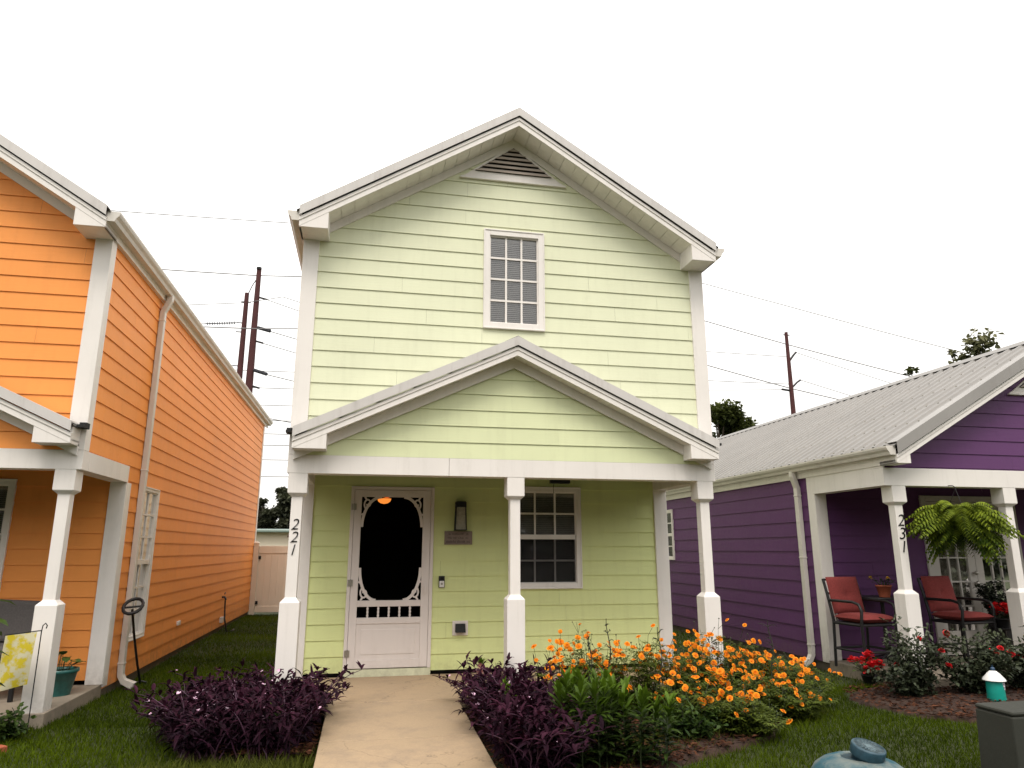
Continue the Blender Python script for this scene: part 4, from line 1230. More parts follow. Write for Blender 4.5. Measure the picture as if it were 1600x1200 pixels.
def cosmos(label, x, y, rad, hmax, nst, nfl, airy=False):
    root = thing("cosmos_plant", label, "plant", (x, y, G + .03), 0, "orange cosmos plants in the bed")
    lv, st = MB(), MB()
    tips = []
    for i in range(nst):
        a = U(0, 6.283); rr = rad * math.sqrt(random.random())
        bx, by = rr * .55 * math.cos(a), rr * .55 * math.sin(a)
        tx, ty = rr * 1.05 * math.cos(a + U(-.4, .4)), rr * 1.05 * math.sin(a + U(-.4, .4))
        h = hmax * U(0.55, 1.0) * (1 - 0.35 * (rr / rad) ** 2)
        n = 8
        pts = [Vector((bx + (tx - bx) * (k / n) ** 1.5 + U(-.008, .008), by + (ty - by) * (k / n) ** 1.5 + U(-.008, .008), h * k / n)) for k in range(n + 1)]
        st.tube(pts, [0.005 - 0.0035 * k / n for k in range(n + 1)], 4, caps=False)
        tips.append(pts[-1])
        for k in range(1, n):
            dens = (1.0 - 0.75 * (k / n)) if not airy else 0.5 * (1 - k / n)
            for rep in range(6):
                if random.random() > dens + .12: continue
                aa = U(0, 6.283); dr = Vector((math.cos(aa), math.sin(aa), U(0.1, .8))).normalized(); L = U(.07, .13)
                p0 = pts[k] + Vector((0, 0, U(-.02, .02)))
                for q in range(3):      # pinnate leaf: pairs of narrow lobes and a tip
                    pp = p0 + dr * (L * (.3 + .28 * q))
                    sdv = dr.cross(Vector((0, 0, 1))).normalized()
                    for sg in (-1, 1):
                        lv.leaf(pp, dr * .7 + sdv * sg, (0, 0, 1), L * .48 * (1.1 - .2 * q), .016, .35, .1, max(0, min(1, .25 + .5 * k / n + U(-.3, .35))), ((0, .4), (.5, 1), (1, .1)))
                lv.leaf(p0 + dr * (L * .3), dr, (0, 0, 1), L * .9, .018, .3, .1, max(0, min(1, .25 + .5 * k / n + U(-.3, .35))), ((0, .3), (.5, 1), (1, .1)))
        # side twigs with buds
        for rep in range(2):
            k = random.randint(5, n); p0 = pts[k]
            p1 = p0 + Vector((U(-.07, .07), U(-.07, .07), U(.04, .13)))
            st.tube([p0, p1], [.0022, .0016], 4, caps=False); st.ball(p1, U(.005, .009), .5, 6)
            tips.append(p1)
    st.build("stem", M['stem'], root); lv.build("foliage", M['cosmos_leaf'], root)
    random.shuffle(tips)
    for p in tips[:nfl]:
        o = bpy.data.objects.new("flower_head", random.choice(flower_data)); COL.objects.link(o); o.parent = root
        o.location = p + Vector((0, 0, .005))
        s = U(.55, 1.1); o.scale = (s, s, s)
        o.rotation_euler = (R(U(5, 75)), R(U(-35, 35)), U(-.7, .7))
    return root
cosmos("airy orange cosmos next to the middle porch post", 2.72, -.62, 0.37, 0.70, 25, 41, True)
cosmos("tallest orange cosmos below the right end of the window", 3.05, -.42, 0.37, 0.89, 28, 40, True)
cosmos("orange cosmos in front of the porch wall right of the window", 3.5, -.55, 0.39, 0.79, 35, 48)
cosmos("dense orange cosmos at the middle of the bed", 3.95, -.62, 0.41, 0.65, 38, 70)
cosmos("orange cosmos right in front of the right porch post", 4.3, -.42, 0.35, 0.84, 32, 45)
cosmos("orange cosmos just right of the right porch post", 4.72, -.5, 0.41, 0.63, 38, 59)
cosmos("low orange cosmos at the right end of the bed", 5.2, -.42, 0.39, 0.48, 35, 52)
cosmos("low orange cosmos at the front of the bed above the weeds", 3.75, -1.15, 0.39, 0.50, 35, 36)
cosmos("orange cosmos on the front right slope of the bed", 4.35, -1.05, 0.39, 0.47, 35, 45)

cosmos("low orange cosmos farthest forward in the bed near the mulch edge", 4.0, -1.42, .38, 0.35, 30, 18)
cosmos("orange cosmos spilling over the lawn edge of the bed", 4.82, -.92, .36, 0.37, 30, 31)
def stalk_plant(name, label, x, y, n, h, spread, L, mat, group=None, tint0=0.0, topbright=True):
    root = thing(name, label, "plant", (x, y, G + .03), 0, group)
    lv, st = MB(), MB()
    for i in range(n):
        bx, by = U(-spread, spread), U(-spread, spread); hh = h * U(.8, 1.0)
        m_ = 16
        lx, ly = U(-.05, .05), U(-.05, .05)
        pts = [Vector((bx + lx * (k / m_) ** 2, by + ly * (k / m_) ** 2, hh * k / m_)) for k in range(m_ + 1)]
        st.tube(pts, [.007 - .004 * k / m_ for k in range(m_ + 1)], 5, caps=False)
        for k in range(2, m_ + 1):
            for rep in range(4):
                a = U(0, 6.283); el = U(.2, .6) + .75 * max(0, (k / m_ - .6) / .4)
                dr = (math.cos(a) * math.cos(el), math.sin(a) * math.cos(el), math.sin(el))
                tt = tint0 + (.75 * (k / m_) ** 3 if topbright else .2) + U(-.1, .15)
                lv.leaf(pts[k], dr, (0, 0, 1), L * U(.75, 1.1), L * .22, U(.1, .45), .3, max(0, min(1, tt)))
    st.build("stem", M['stem'], root); lv.build("foliage", mat, root)
    return root
stalk_plant("milkweed_plant", "leafy light green plant with lance shaped leaves at the left of the cosmos", 2.42, -2.12, 11, .60, .20, .17, M['milkweed'])
stalk_plant("milkweed_plant", "shorter lance leaved green plant in front of the cosmos", 2.82, -2.10, 8, .50, .17, .16, M['milkweed'])
stalk_plant("milkweed_plant", "small bright green leafy plant inside the left purple clump", .05, -1.0, 6, .26, .13, .085, M['broad'], tint0=.5)
stalk_plant("milkweed_plant", "single yellow green shoot in the right purple clump", 2.02, -1.35, 2, .46, .03, .09, M['milkweed'], tint0=.3)

def weed_stalk(label, x, y, h):
    root = thing("seed_stalk", label, "plant", (x, y, G + .03), 0, "dark seed stalks among the cosmos")
    st, lv = MB(), MB()
    n = 14; pts = [Vector((.015 * math.sin(k * .8), .01 * math.cos(k), h * k / n)) for k in range(n + 1)]
    st.tube(pts, [.011 - .008 * k / n for k in range(n + 1)], 6)
    for k in range(7, n):
        for rep in range(2):
            a = U(0, 6.283); L = U(.04, .15) * (1.1 - .5 * (k / n)); p = pts[k]
            q = p + Vector((math.cos(a) * L, math.sin(a) * L, L * U(.1, .7)))
            st.tube([p, (p + q) / 2 + Vector((0, 0, .01)), q], [.004, .003, .002], 4)
            for r2 in range(3):
                lv.leaf(p + (q - p) * U(.3, 1), (U(-1, 1), U(-1, 1), U(-.2, .8)), (0, 0, 1), U(.015, .035), .009, .2, .2, U(0, .5))
    st.build("stem", M['darkstem'], root); lv.build("foliage", M['darkleaf'], root)
weed_stalk("tallest dark seed stalk standing in front of the porch wall", 3.02, -.95, .92)
weed_stalk("dark seed stalk between the window and the tallest stalk", 2.84, -.95, .80)
weed_stalk("dark seed stalk just left of the right porch post", 3.50, -1.0, .84)
weed_stalk("dark seed stalk standing right of the right porch post", 4.75, -.80, .86)

# pale pink bloom with a leafy tuft
pk = thing("pink_bloom_plant", "pale pink flower head topped with a green tuft in the right purple clump", "plant", (1.93, -.32, G + .03))
b = MB(); b.tube([(0, 0, 0), (0, 0, .34)], .008, 6); b.build("stem", M['stem'], pk)
b = MB()
for k in range(60):
    z = .33 + .14 * k / 60; a = k * 2.4; r_ = .035 * math.sin(math.pi * (.15 + .8 * k / 60)) + .008
    b.leaf((r_ * .4 * math.cos(a), r_ * .4 * math.sin(a), z), (math.cos(a), math.sin(a), .6), (0, 0, 1), .03, .024, .1, .3, U(.2, .9), ((0, .6), (.5, 1), (1, .4)))
b.build("bloom", M['pinkbloom'], pk)
b = MB()
for k in range(16):
    a = k * 2.4; el = .35 + .9 * k / 16
    b.leaf((0, 0, .47), (math.cos(a) * math.cos(el), math.sin(a) * math.cos(el), math.sin(el)), (0, 0, 1), .11, .028, .4, .3, U(.3, .8))
b.build("tuft", M['milkweed'], pk)

def leafy_bush(name, label, cat, x, y, z, rx, ry, rz, nleaf, L, mat, blooms=0, bl_mat=None, bl_r=.035, nst=14, group=None, bl_top=False):
    """open shrub: canes from the base, clusters of leaflets through the volume"""
    root = thing(name, label, cat, (x, y, z), 0, group)
    st, lv = MB(), MB(); tips = []
    for i in range(nst):
        a = U(0, 6.283); rr = math.sqrt(random.random())
        tip = Vector((rx * rr * math.cos(a), ry * rr * math.sin(a), rz * U(.75, 2.0) * (1 - .3 * rr * rr)))
        b0 = Vector((rx * .15 * math.cos(a), ry * .15 * math.sin(a), 0))
        n = 7; pts = [b0 + (tip - b0) * (k / n) + Vector((U(-.02, .02), U(-.02, .02), .08 * rz * math.sin(math.pi * k / n))) for k in range(n + 1)]
        st.tube(pts, [.007 - .0045 * k / n for k in range(n + 1)], 5, caps=False); tips.append(pts[-1])
        for k in range(nleaf // nst):
            t__ = random.random() ** .75 * n; i0 = min(int(t__), n - 1)
            p = pts[i0] + (pts[i0 + 1] - pts[i0]) * (t__ - i0) + Vector((U(-1, 1) * rx * .28, U(-1, 1) * ry * .28, U(-1, 1) * rz * .22))
            if p.z < .02: p.z = U(.02, .1)
            for q in range(3):
                dr = Vector((U(-1, 1), U(-1, 1), U(-.4, .9)))
                lv.leaf(p, dr, (U(-.5, .5), U(-.5, .5), 1), L * U(.7, 1.2), L * U(.45, .65), U(0, .4), .2, max(0, min(1, .15 + .45 * p.z / (2 * rz) + U(-.25, .4))), ((0, .3), (.45, 1), (.8, .7), (1, 0)))
    st.build("stem", M['darkstem'], root); lv.build("foliage", mat, root)
    if blooms:
        random.shuffle(tips)
        fm = MB()
        for ly in range(4):
            for q in range(6 - ly):
                a = 2 * math.pi * q / (6 - ly) + ly * .6
                fm.leaf((0, 0, .004 * ly), (math.cos(a), math.sin(a), .15 + .45 * ly), (0, 0, 1), bl_r * (1 - .16 * ly), bl_r * .9, .1, -.3, U(0, 1), ((0, .4), (.5, 1), (1, .6)))
        proto = fm.build("rose_bloom", bl_mat, root)
        for i in range(blooms):
            o = proto if i == 0 else proto.copy()
            if i: COL.objects.link(o); o.parent = root
            o.location = tips[i % len(tips)] + Vector((U(-.02, .02), U(-.02, .02), .01)); s = U(.8, 1.3); o.scale = (s, s, s)
            o.rotation_euler = (R(U(10, 70)), R(U(-40, 40)), U(-1, 1))
    return root
leafy_bush("rose_bush", "rose bush with silvery leaves in front of the numbered purple porch post", "shrub", 6.62, -.42, G + .04, .46, .32, .40, 1100, .052, M['rose_leaf'], 4, M['red_petal'])
leafy_bush("rose_bush", "rose bush with red blooms in front of the second red chair", "shrub", 7.42, -.42, G + .04, .50, .32, .34, 1100, .052, M['rose_leaf'], 6, M['red_petal'])
leafy_bush("rose_bush", "rose bush beside the teal bird feeder at the right edge", "shrub", 8.15, -.35, G + .04, .5, .34, .37, 1100, .052, M['rose_leaf'], 5, M['red_petal'])

leafy_bush("border_plant", "low leafy green plant beside the lance leaved plants in the cosmos bed", "plant", 3.5, -1.55, G + .03, .30, .24, .15, 420, .055, M['broad'], 0)
leafy_bush("border_plant", "low broad leaved green plant at the front of the cosmos by the mulch", "plant", 3.98, -1.38, G + .03, .26, .2, .13, 320, .06, M['broad'], 0)
def potted(name, label, cat, x, y, z, pot_mat, pr, ph, leaf_m, nleaf, L, spread, hgt, bloom=None, nb=0, br=.02, square=False):
    root = thing(name, label, cat, (x, y, z))
    b = MB(); b.lathe([(pr * .68, 0), (pr * .97, ph * .86), (pr * 1.06, ph * .87), (pr * 1.06, ph), (pr * .93, ph), (pr * .9, ph * .9)], n=24)
    b.build("pot", pot_mat, root)
    b = MB(); b.lathe([(0.001, ph * .9), (pr * .9, ph * .9)], n=20); b.build("soil", M['soil'], root)
    st, lv = MB(), MB(); tips = []
    for i in range(nleaf):
        a = U(0, 6.283); r_ = spread * math.sqrt(random.random()); tp = Vector((r_ * math.cos(a), r_ * math.sin(a), ph * .9 + hgt * U(.35, 1) * (1 - .35 * (r_ / spread) ** 2)))
        b0 = Vector((pr * .4 * math.cos(a), pr * .4 * math.sin(a), ph * .88))
        st.tube([b0, (b0 + tp) / 2 + Vector((0, 0, .02)), tp], .0035, 4, caps=False); tips.append(tp)
        lv.leaf(tp, (math.cos(a) * .9, math.sin(a) * .9, U(-.1, .6)), (0, 0, 1), L * U(.8, 1.2), L * U(.6, .85), U(.1, .5), .15, U(0, 1), ((0, .5), (.3, 1), (.7, .85), (1, .1)))
    st.build("stem", M['stem'], root); lv.build("foliage", leaf_m, root)
    if bloom:
        for i in range(nb):
            m = MB(); p = random.choice(tips) + Vector((U(-.03, .03), U(-.03, .03), U(.0, .05)))
            for q in range(26):
                dr = Vector((U(-1, 1), U(-1, 1), U(-.2, 1))).normalized()
                m.leaf(p + dr * br * .5, dr, (0, 0, 1), br, br * .9, .1, .2, U(0, 1), ((0, .5), (.5, 1), (1, .5)))
            m.build("bloom", bloom, root)
    return root
potted("planter", "round teal glazed planter with leafy plant on the orange porch", "planter", -2.20, .92, .09, M['teal_pot'], .155, .25, M['broad'], 10, .11, .16, .20)
potted("potted_geranium", "red geranium in dark pot at the corner of the purple porch slab", "potted plant", 6.72, .42, G, M['black'], .09, .13, M['broad'], 40, .05, .17, .22, M['red_petal'], 16, .045)
potted("potted_geranium", "bright red geranium in pot beside the right purple post", "potted plant", 8.82, .55, .55, M['black'], .10, .12, M['darkleaf'], 26, .05, .14, .14, M['red_petal'], 9, .045)
b = MB(); b.lathe([(.16, .09), (.16, .11), (.03, .13), (.03, .52), (.15, .53), (.15, .55)], (8.82, .55, 0), 16)
tag(b.build("plant_stand", M['black']), "black pedestal stand under the red geranium by the right purple post", "plant stand")

# hanging fern
fx, fy, fz_ = 7.76, -.13, 1.86
fn = thing("hanging_fern", "large yellow green fern in a hanging basket under the purple porch beam", "hanging plant", (fx, fy, fz_))
b = MB(); b.lathe([(.07, -.15), (.14, -.08), (.165, 0.0), (.175, 0.0), (.15, -.09), (.075, -.165)], n=20); b.build("basket", M['soil'], fn)
b = MB()
for a in (0.3, 2.4, 4.5): b.tube([(.17 * math.cos(a), .17 * math.sin(a), 0), (0.0, 0.0, .38)], .003, 5)
b.tube([(0, 0, .38), (0, 0, .40), (0.0, .04, .425), (0, .103, .425)], .005, 6); b.build("hanger", M['black'], fn)
b = MB(); sb = MB()
for i in range(430):
    a = U(0, 6.283); el = U(-.7, 1.45); L = U(.38, .72) if el > 0 else U(.32, .58); n = 15; dq = U(.30, .75)
    dirh = Vector((math.cos(a), math.sin(a) * .8, 0)); pts = []
    for k in range(n + 1):
        t__ = k / n
        pts.append(dirh * (L * t__ * (math.cos(el * .8) if el > 0 else math.cos(el) * .8)) + Vector((0, 0, L * (math.sin(el) * t__ - (.40 + dq * max(0, math.sin(el))) * t__ ** 2.2))) + dirh * .05)
    sb.tube(pts[::3], [.003, .0025, .002, .0015, .001, .001][:len(pts[::3])], 4, caps=False)
    for k in range(1, n):
        dr = (pts[k + 1] - pts[k]).normalized(); sdv = dr.cross(Vector((0, 0, 1)))
        if sdv.length < .05: sdv = Vector((-dirh.y, dirh.x, 0))
        sdv.normalize(); ll = .075 * math.sin(math.pi * (.12 + .85 * k / n)) + .012
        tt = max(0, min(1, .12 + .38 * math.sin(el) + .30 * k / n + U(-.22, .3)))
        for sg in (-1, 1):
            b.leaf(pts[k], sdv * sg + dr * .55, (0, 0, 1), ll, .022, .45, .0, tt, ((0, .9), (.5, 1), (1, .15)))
sb.build("stem", M['stem'], fn); b.build("fronds", M['fern'], fn)

# ------------------------------------------------------------------ porch furniture
def bar_chair(label, x, y, rz):
    root = thing("bar_chair", label, "chair", (x, y, .09), rz, "red cushioned chairs on the purple porch")
    fr_ = MB(); r_ = .018
    for s in (-1, 1):
        yy = s * .26
        fr_.tube([(-.27, yy, 0), (-.25, yy, .30), (-.235, yy, .56), (-.30, yy, .85), (-.36, yy, 1.06)], r_, 8)
        fr_.tube([(.25, yy, 0), (.24, yy, .3), (.235, yy, .55), (.255, yy, .70), (.22, yy, .775), (.12, yy, .80), (-.28, yy, .80)], r_, 8)
        fr_.tube([(-.26, yy, .22), (.245, yy, .22)], r_ * .8, 6); fr_.tube([(-.24, yy, .53), (.235, yy, .53)], r_, 6)
    for xx, z in ((-.262, .22), (.245, .22), (.235, .53), (-.238, .53), (-.31, .88), (-.357, 1.05)):
        fr_.tube([(xx, -.26, z), (xx, .26, z)], r_ * .85, 6)
    for k in range(5):
        yy = -.2 + .1 * k; fr_.tube([(-.238, yy, .53), (-.31, yy, .88), (-.357, yy, 1.05)], .006, 5)
    fr_.box(-.23, .23, -.25, .25, .535, .548)
    fr_.build("frame", M['black'], root)
    def cushion(name, mp, w_, h_, th):
        c = MB(); nu, nv = 14, 14; vs = []
        for side in (1, -1):
            for j in range(nv + 1):
                for i in range(nu + 1):
                    u = -1 + 2 * i / nu; v_ = -1 + 2 * j / nv
                    ed = (1 - abs(u) ** 5) * (1 - abs(v_) ** 5)
                    tuft = math.exp(-((u) ** 2 + (v_) ** 2) / .03) * .75 + .12 * (math.exp(-(u * u) / .004) + math.exp(-(v_ * v_) / .004))
                    h = th * (ed ** .5) * (1 - .6 * tuft) * .5
                    vs.append(mp(u * w_ / 2, v_ * h_ / 2, side * h))
        m_ = (nu + 1) * (nv + 1)
        fs = []
        for sd_ in range(2):
            for j in range(nv):
                for i in range(nu):
                    q = (sd_ * m_ + j * (nu + 1) + i, sd_ * m_ + j * (nu + 1) + i + 1, sd_ * m_ + (j + 1) * (nu + 1) + i + 1, sd_ * m_ + (j + 1) * (nu + 1) + i)
                    fs.append(q if sd_ == 0 else q[::-1])
        c.add(vs, fs, .5, True); c.build(name, M['red_cushion'], root)
    cushion("seat_cushion", lambda u, v_, o: (v_ + .01, u, .60 + o), .50, .50, .11)
    ca, sa = math.cos(.22), math.sin(.22)
    cushion("back_cushion", lambda u, v_, o: (-.235 - v_ * sa + o * ca - .045, u, .86 + v_ * ca + o * sa), .49, .46, .11)
    return root
bar_chair("high patio chair with red tufted cushions beside the purple corner board", 6.97, .74, R(-84))
bar_chair("high patio chair with red cushions behind the rose bushes by the french door", 8.40, .74, R(-84))
tb = thing("bistro_table", "black high bistro table between the two red chairs", "table", (7.50, 1.05, .09))
b = MB(); b.lathe([(.30, .80), (.31, .805), (.31, .825), (.30, .83)], n=28); b.build("tabletop", M['black'], tb)
b = MB(); b.tube([(0, 0, .02), (0, 0, .80)], .025, 10)
for k in range(4):
    a = k * 1.571 + .4; b.tube([(0, 0, .12), (.2 * math.cos(a), .2 * math.sin(a), .05), (.26 * math.cos(a), .26 * math.sin(a), .012)], .014, 6)
b.build("pedestal", M['black'], tb)
potted("flower_pot", "terracotta pot with a yellow flower standing on the bistro table", "potted plant", 7.47, .95, .92, M['terracotta'], .095, .15, M['darkleaf'], 18, .06, .15, .14, M['yellow_petal'], 2, .022)
# dark wreath-like shrub
leafy_bush("dark_shrub", "dark round leafy shrub in a pot against the right french door", "shrub", 9.28, 1.05, .60, .26, .2, .27, 900, .05, M['darkleaf'], 0)
b = MB(); b.lathe([(.12, .09), (.17, .5), (.18, .62), (.15, .62), (.14, .55)], (9.28, 1.05, 0), 20)
tag(b.build("plant_urn", M['black']), "tall black urn under the dark shrub at the french door", "urn")

# chair and cushion on the orange porch
ch = thing("wicker_chair", "dark wicker chair half hidden behind the orange porch post", "chair", (-2.78, .90, .09))
b = MB()
for sx in (-1, 1):
    for sy in (-1, 1): b.box(sx * .27 - .02, sx * .27 + .02, sy * .27 - .02, sy * .27 + .02, 0, .40 if sy < 0 else .72)
    b.box(sx * .29 - .035, sx * .29 + .035, -.29, .27, .55, .59)
b.box(-.29, .29, -.29, .29, .30, .40)
for k in range(9): b.box(-.27, .27, .262, .282, .42 + .033 * k, .442 + .033 * k)
for k in range(4):
    for sx in (-1, 1): b.box(sx * .29 - .012, sx * .29 + .012, -.27, .26, .42 + .033 * k, .442 + .033 * k)
b.build("frame", M['black'], ch, bevel=0.006)
b = MB(); b.box(-.25, .25, -.28, .22, .402, .50); b.build("seat_cushion", M['grey_cushion'], ch, bevel=0.035)
b = MB(); b.hexa([(-.23, .12, .50), (.25, .12, .52), (.25, .24, .52), (-.23, .24, .50), (-.24, .19, .93), (.24, .19, .90), (.24, .29, .90), (-.24, .29, .93)])
b.build("back_cushion", M['grey_cushion'], ch, bevel=0.035)

# garden flag
gf = thing("garden_flag", "yellow printed garden flag on a thin metal stake in front of the orange porch post", "flag", (-2.15, -.16, G))
b = MB(); b.tube([(.13, 0, 0), (.13, 0, .86), (.135, 0, .91), (.155, 0, .93), (.17, 0, .91), (.165, 0, .885)], .005, 6); b.tube([(.13, 0, .868), (-.16, 0, .835)], .005, 6); b.build("stake", M['black'], gf)
b = MB(); n = 12
vs = []
for j in range(n + 1):
    for i in range(n + 1):
        u = i / n; v_ = j / n
        vs.append((-.15 + .25 * u - .03 * v_, -.008 + .022 * math.sin(u * 5 + v_ * 3) * v_, .83 + .028 * u - .47 * v_ + .03 * u * v_))
b.add(vs, [(j * (n + 1) + i, j * (n + 1) + i + 1, (j + 1) * (n + 1) + i + 1, (j + 1) * (n + 1) + i) for j in range(n) for i in range(n)], .5, True)
b.build("cloth", M['flag'], gf)

leafy_bush("border_plant", "low dark leafy plant at the foot of the orange porch post", "plant", -2.12, -.42, G, .20, .16, .15, 260, .06, M['broad'], 0)
# broad-leaved stalk at the left edge
bl = thing("broad_leaf_plant", "tall plant with broad green leaves at the left edge of the picture", "plant", (-2.28, -.62, G))
b = MB(); b.tube([(0, 0, 0), (.02, 0, .5), (0, .02, 1.25)], [.014, .011, .006], 6); b.build("stem", M['stem'], bl)
b = MB()
for k in range(18):
    a = k * 2.4; z = .35 + .9 * k / 18
    b.leaf((.03 * math.cos(a), .03 * math.sin(a), z), (math.cos(a), math.sin(a), .2), (0, 0, 1), U(.17, .23), U(.11, .15), .45, .2, U(.2, .9), ((0, .3), (.3, 1), (.65, .8), (1, 0)))
b.build("foliage", M['broad'], bl)
for i, (x, y, rz) in enumerate(((-2.19, -.62, .3), (-2.02, -.76, .9), (-2.38, -.55, .1))):
    b = MB(); b.box(-.09, .09, -.045, .045, -.02, .055)
    o = b.build("edging_brick", M['terracotta'], bevel=0.008); o.location = (x, y, G); o.rotation_euler = (0, 0, rz)
    tag(o, ("terracotta edging brick in the middle of the left bed corner", "terracotta edging brick nearest the walk at the left bed corner", "terracotta edging brick farthest left at the bed corner")[i], "brick", "edging bricks by the orange porch")

# metal stake with a ring, leaning against the orange wall
sk_ = thing("hose_hanger", "black metal stake with a ring at its top leaning by the orange house window", "garden stake", (-1.80, 2.30, G))
b = MB(); b.tube([(0.0, 0.0, 0), (-.01, -.18, .25), (-.015, -.42, .60), (-.01, -.62, .90)], .014, 8); b.tube([(0.06, .02, .01), (.0, 0, .03), (-.06, -.03, .01)], .012, 6); b.build("stake", M['black'], sk_)
b = MB(); ring = [(.0 + .10 * math.cos(t__ * .4189), -.64 + .11 * math.sin(t__ * .4189), .94 + .075 * math.sin(t__ * .4189)) for t__ in range(16)]
b.tube(ring, .019, 8); b.tube([ring[0], ring[8]], .012, 6); b.build("ring", M['black'], sk_)

# ------------------------------------------------------------------ small things at the right
bf = thing("bird_feeder", "bright teal tin feeder with a white conical roof in front of the roses", "bird feeder", (7.27, -.80, G + .04))
b = MB(); b.lathe([(.085, .0), (.088, .01), (.078, .20), (.076, .215)], n=24); b.build("body", M['teal'], bf)
b = MB(); b.lathe([(.108, .21), (.104, .222), (.06, .275), (.03, .300), (.0, .305)], n=24); b.build("roof", M['tinwhite'], bf)
b = MB(); b.ball((0, 0, .318), .022); b.tube([(0, 0, .30), (0, 0, .36)], .004, 6); b.build("finial", plain("blue_knob", (.02, .05, .10), .4), bf)
b = MB()
for k, (a, z, r_) in enumerate(((-1.0, .17, .018), (-.75, .15, .016), (-.85, .185, .014), (-.6, .175, .012), (-.95, .135, .012))):
    for q in range(5):
        an = a + .2 * r_ / .018 * math.cos(q * 1.257); zz = z + r_ * math.sin(q * 1.257)
        rr = .0795; b.ball((rr * math.cos(an), rr * math.sin(an), zz), r_ * .5, n=6, sc=(1, 1, 1))
b.build("painted_flowers", plain("painted_flower_white", (.6, .55, .62), .5, var=.4, scale=80), bf)

ub = thing("utility_box", "grey green utility pedestal box at the right edge", "utility box", (5.335, -3.05, G))
b = MB(); h = .52
b.hexa([(-.295, -.165, .05), (.295, -.165, .05), (.295, .165, .05), (-.295, .165, .05), (-.283, -.153, h - .032), (.283, -.153, h - .032), (.283, .153, h - .032), (-.283, .153, h - .032)])
b.build("cabinet", M['box'], ub, bevel=0.012)
b = MB(); b.box(-.285, .285, -.155, .155, h - .03, h); b.build("lid", M['box'], ub, bevel=0.015)
b = MB(); b.box(-.325, .325, -.195, .195, -.03, .05); b.build("plinth", M['box'], ub, bevel=0.01)

cv = thing("utility_cover", "weathered blue domed utility cover with a round cap in the lawn", "utility cover", (4.24, -2.70, G))
b = MB(); b.lathe([(.36, -.03), (.35, .05), (.32, .10), (.26, .145), (.19, .172), (.135, .182), (.125, .17), (.12, .12)], n=40); b.build("dome", M['bluecover'], cv)
cv.scale = (.94, .94, .9)
tl = Euler((R(15), R(7), 0))
b = MB(); b.lathe([(.10, .10), (.10, .205), (.115, .207), (.118, .212), (.120, .275), (.116, .286), (.106, .288)], n=36, tilt=tl); cap = b.build("cap", M['bluecap'], cv)
b = MB(); b.lathe([(.106, .288), (.103, .279), (.094, .279), (.092, .287), (.0, .289)], n=36, tilt=tl)
for k in range(20):
    an = k * .314; mt_ = tl.to_matrix(); p0 = mt_ @ Vector((.05 * math.cos(an), .05 * math.sin(an), .288)); p1 = mt_ @ Vector((.082 * math.cos(an), .082 * math.sin(an), .288))
    b.tube([p0, p1], .0045, 4)
b.tube([mt_ @ Vector((.036 * math.cos(k * .5236), .036 * math.sin(k * .5236), .289)) for k in range(13)], .004, 4, caps=False)
b.build("lid", plain("worn_blue_lid", (0.085, 0.125, 0.14), 0.6, var=0.5, bump=0.3, scale=45), cap)
b = MB(); b.lathe([(.128, .168), (.112, .176), (.102, .178)], n=32); b.build("neck_recess", plain("dark_blue_recess", (0.008, 0.03, 0.04), 0.7, var=0.4), cv)

# ------------------------------------------------------------------ background
fnc = thing("vinyl_gate", "beige vinyl privacy gate between the orange and green houses", "fence", (-1.98, 11.72, G))
for x in (.07, 1.93):
    b = MB()
    b.box(x - .06, x + .06, -.06, .06, 0, 1.72); b.lathe([(.095, 1.72), (.095, 1.735), (.0, 1.79)], (x, 0, 0), 4, sq=True, smooth=False)
    b.build("post", M['fence'], fnc, bevel=0.004)
for z0, z1 in ((1.48, 1.66), (.06, .20)):
    b = MB(); b.box(.135, 1.865, -.03, .03, z0, z1); b.build("rail", M['fence'], fnc, bevel=0.004)
b = MB()
for k in range(11): b.box(.137 + .157 * k, .137 + .157 * k + .154, -.014, .014, .20, 1.48)
b.build("panel", M['fence'], fnc)
for z in (1.34, .25):
    b = MB(); b.box(.14, .20, -.05, -.031, z, z + .08); b.build("hinge", M['black'], fnc)

cb = thing("cream_building", "low cream building with pale green roof behind the vinyl gate", "building", (-13, 25, 0))
b = MB(); b.box(0, 16, 0, 8, -.3, 2.25); b.build("wall", M['paleb'], cb)
b = MB(); b.prism([(-.4, 2.252), (8.4, 2.252), (8.4, 2.32), (4, 2.5), (-.4, 2.32)], lambda u, z, o: (o, u, z), -.4, 16.4); b.build("roof", M['greenroof'], cb)
b = MB(); b.tube([(11.7, 1.0, 2.3), (11.7, 1.0, 3.0)], .07, 10); b.build("vent_pipe", M['white'], cb)
sh = thing("garden_shed", "small brown shed roof peeping over the vinyl gate", "shed", (-1.35, 15, 0))
b = MB(); b.box(0, 2.2, 0, 2, -.3, 1.87); b.build("wall", M['brown'], sh)
b = MB(); b.prism([(-.18, 1.872), (2.2, 1.98), (2.2, 2.06), (-.18, 1.95)], lambda u, z, o: (o, u, z), -.15, 2.35); b.build("roof", M['brown'], sh)

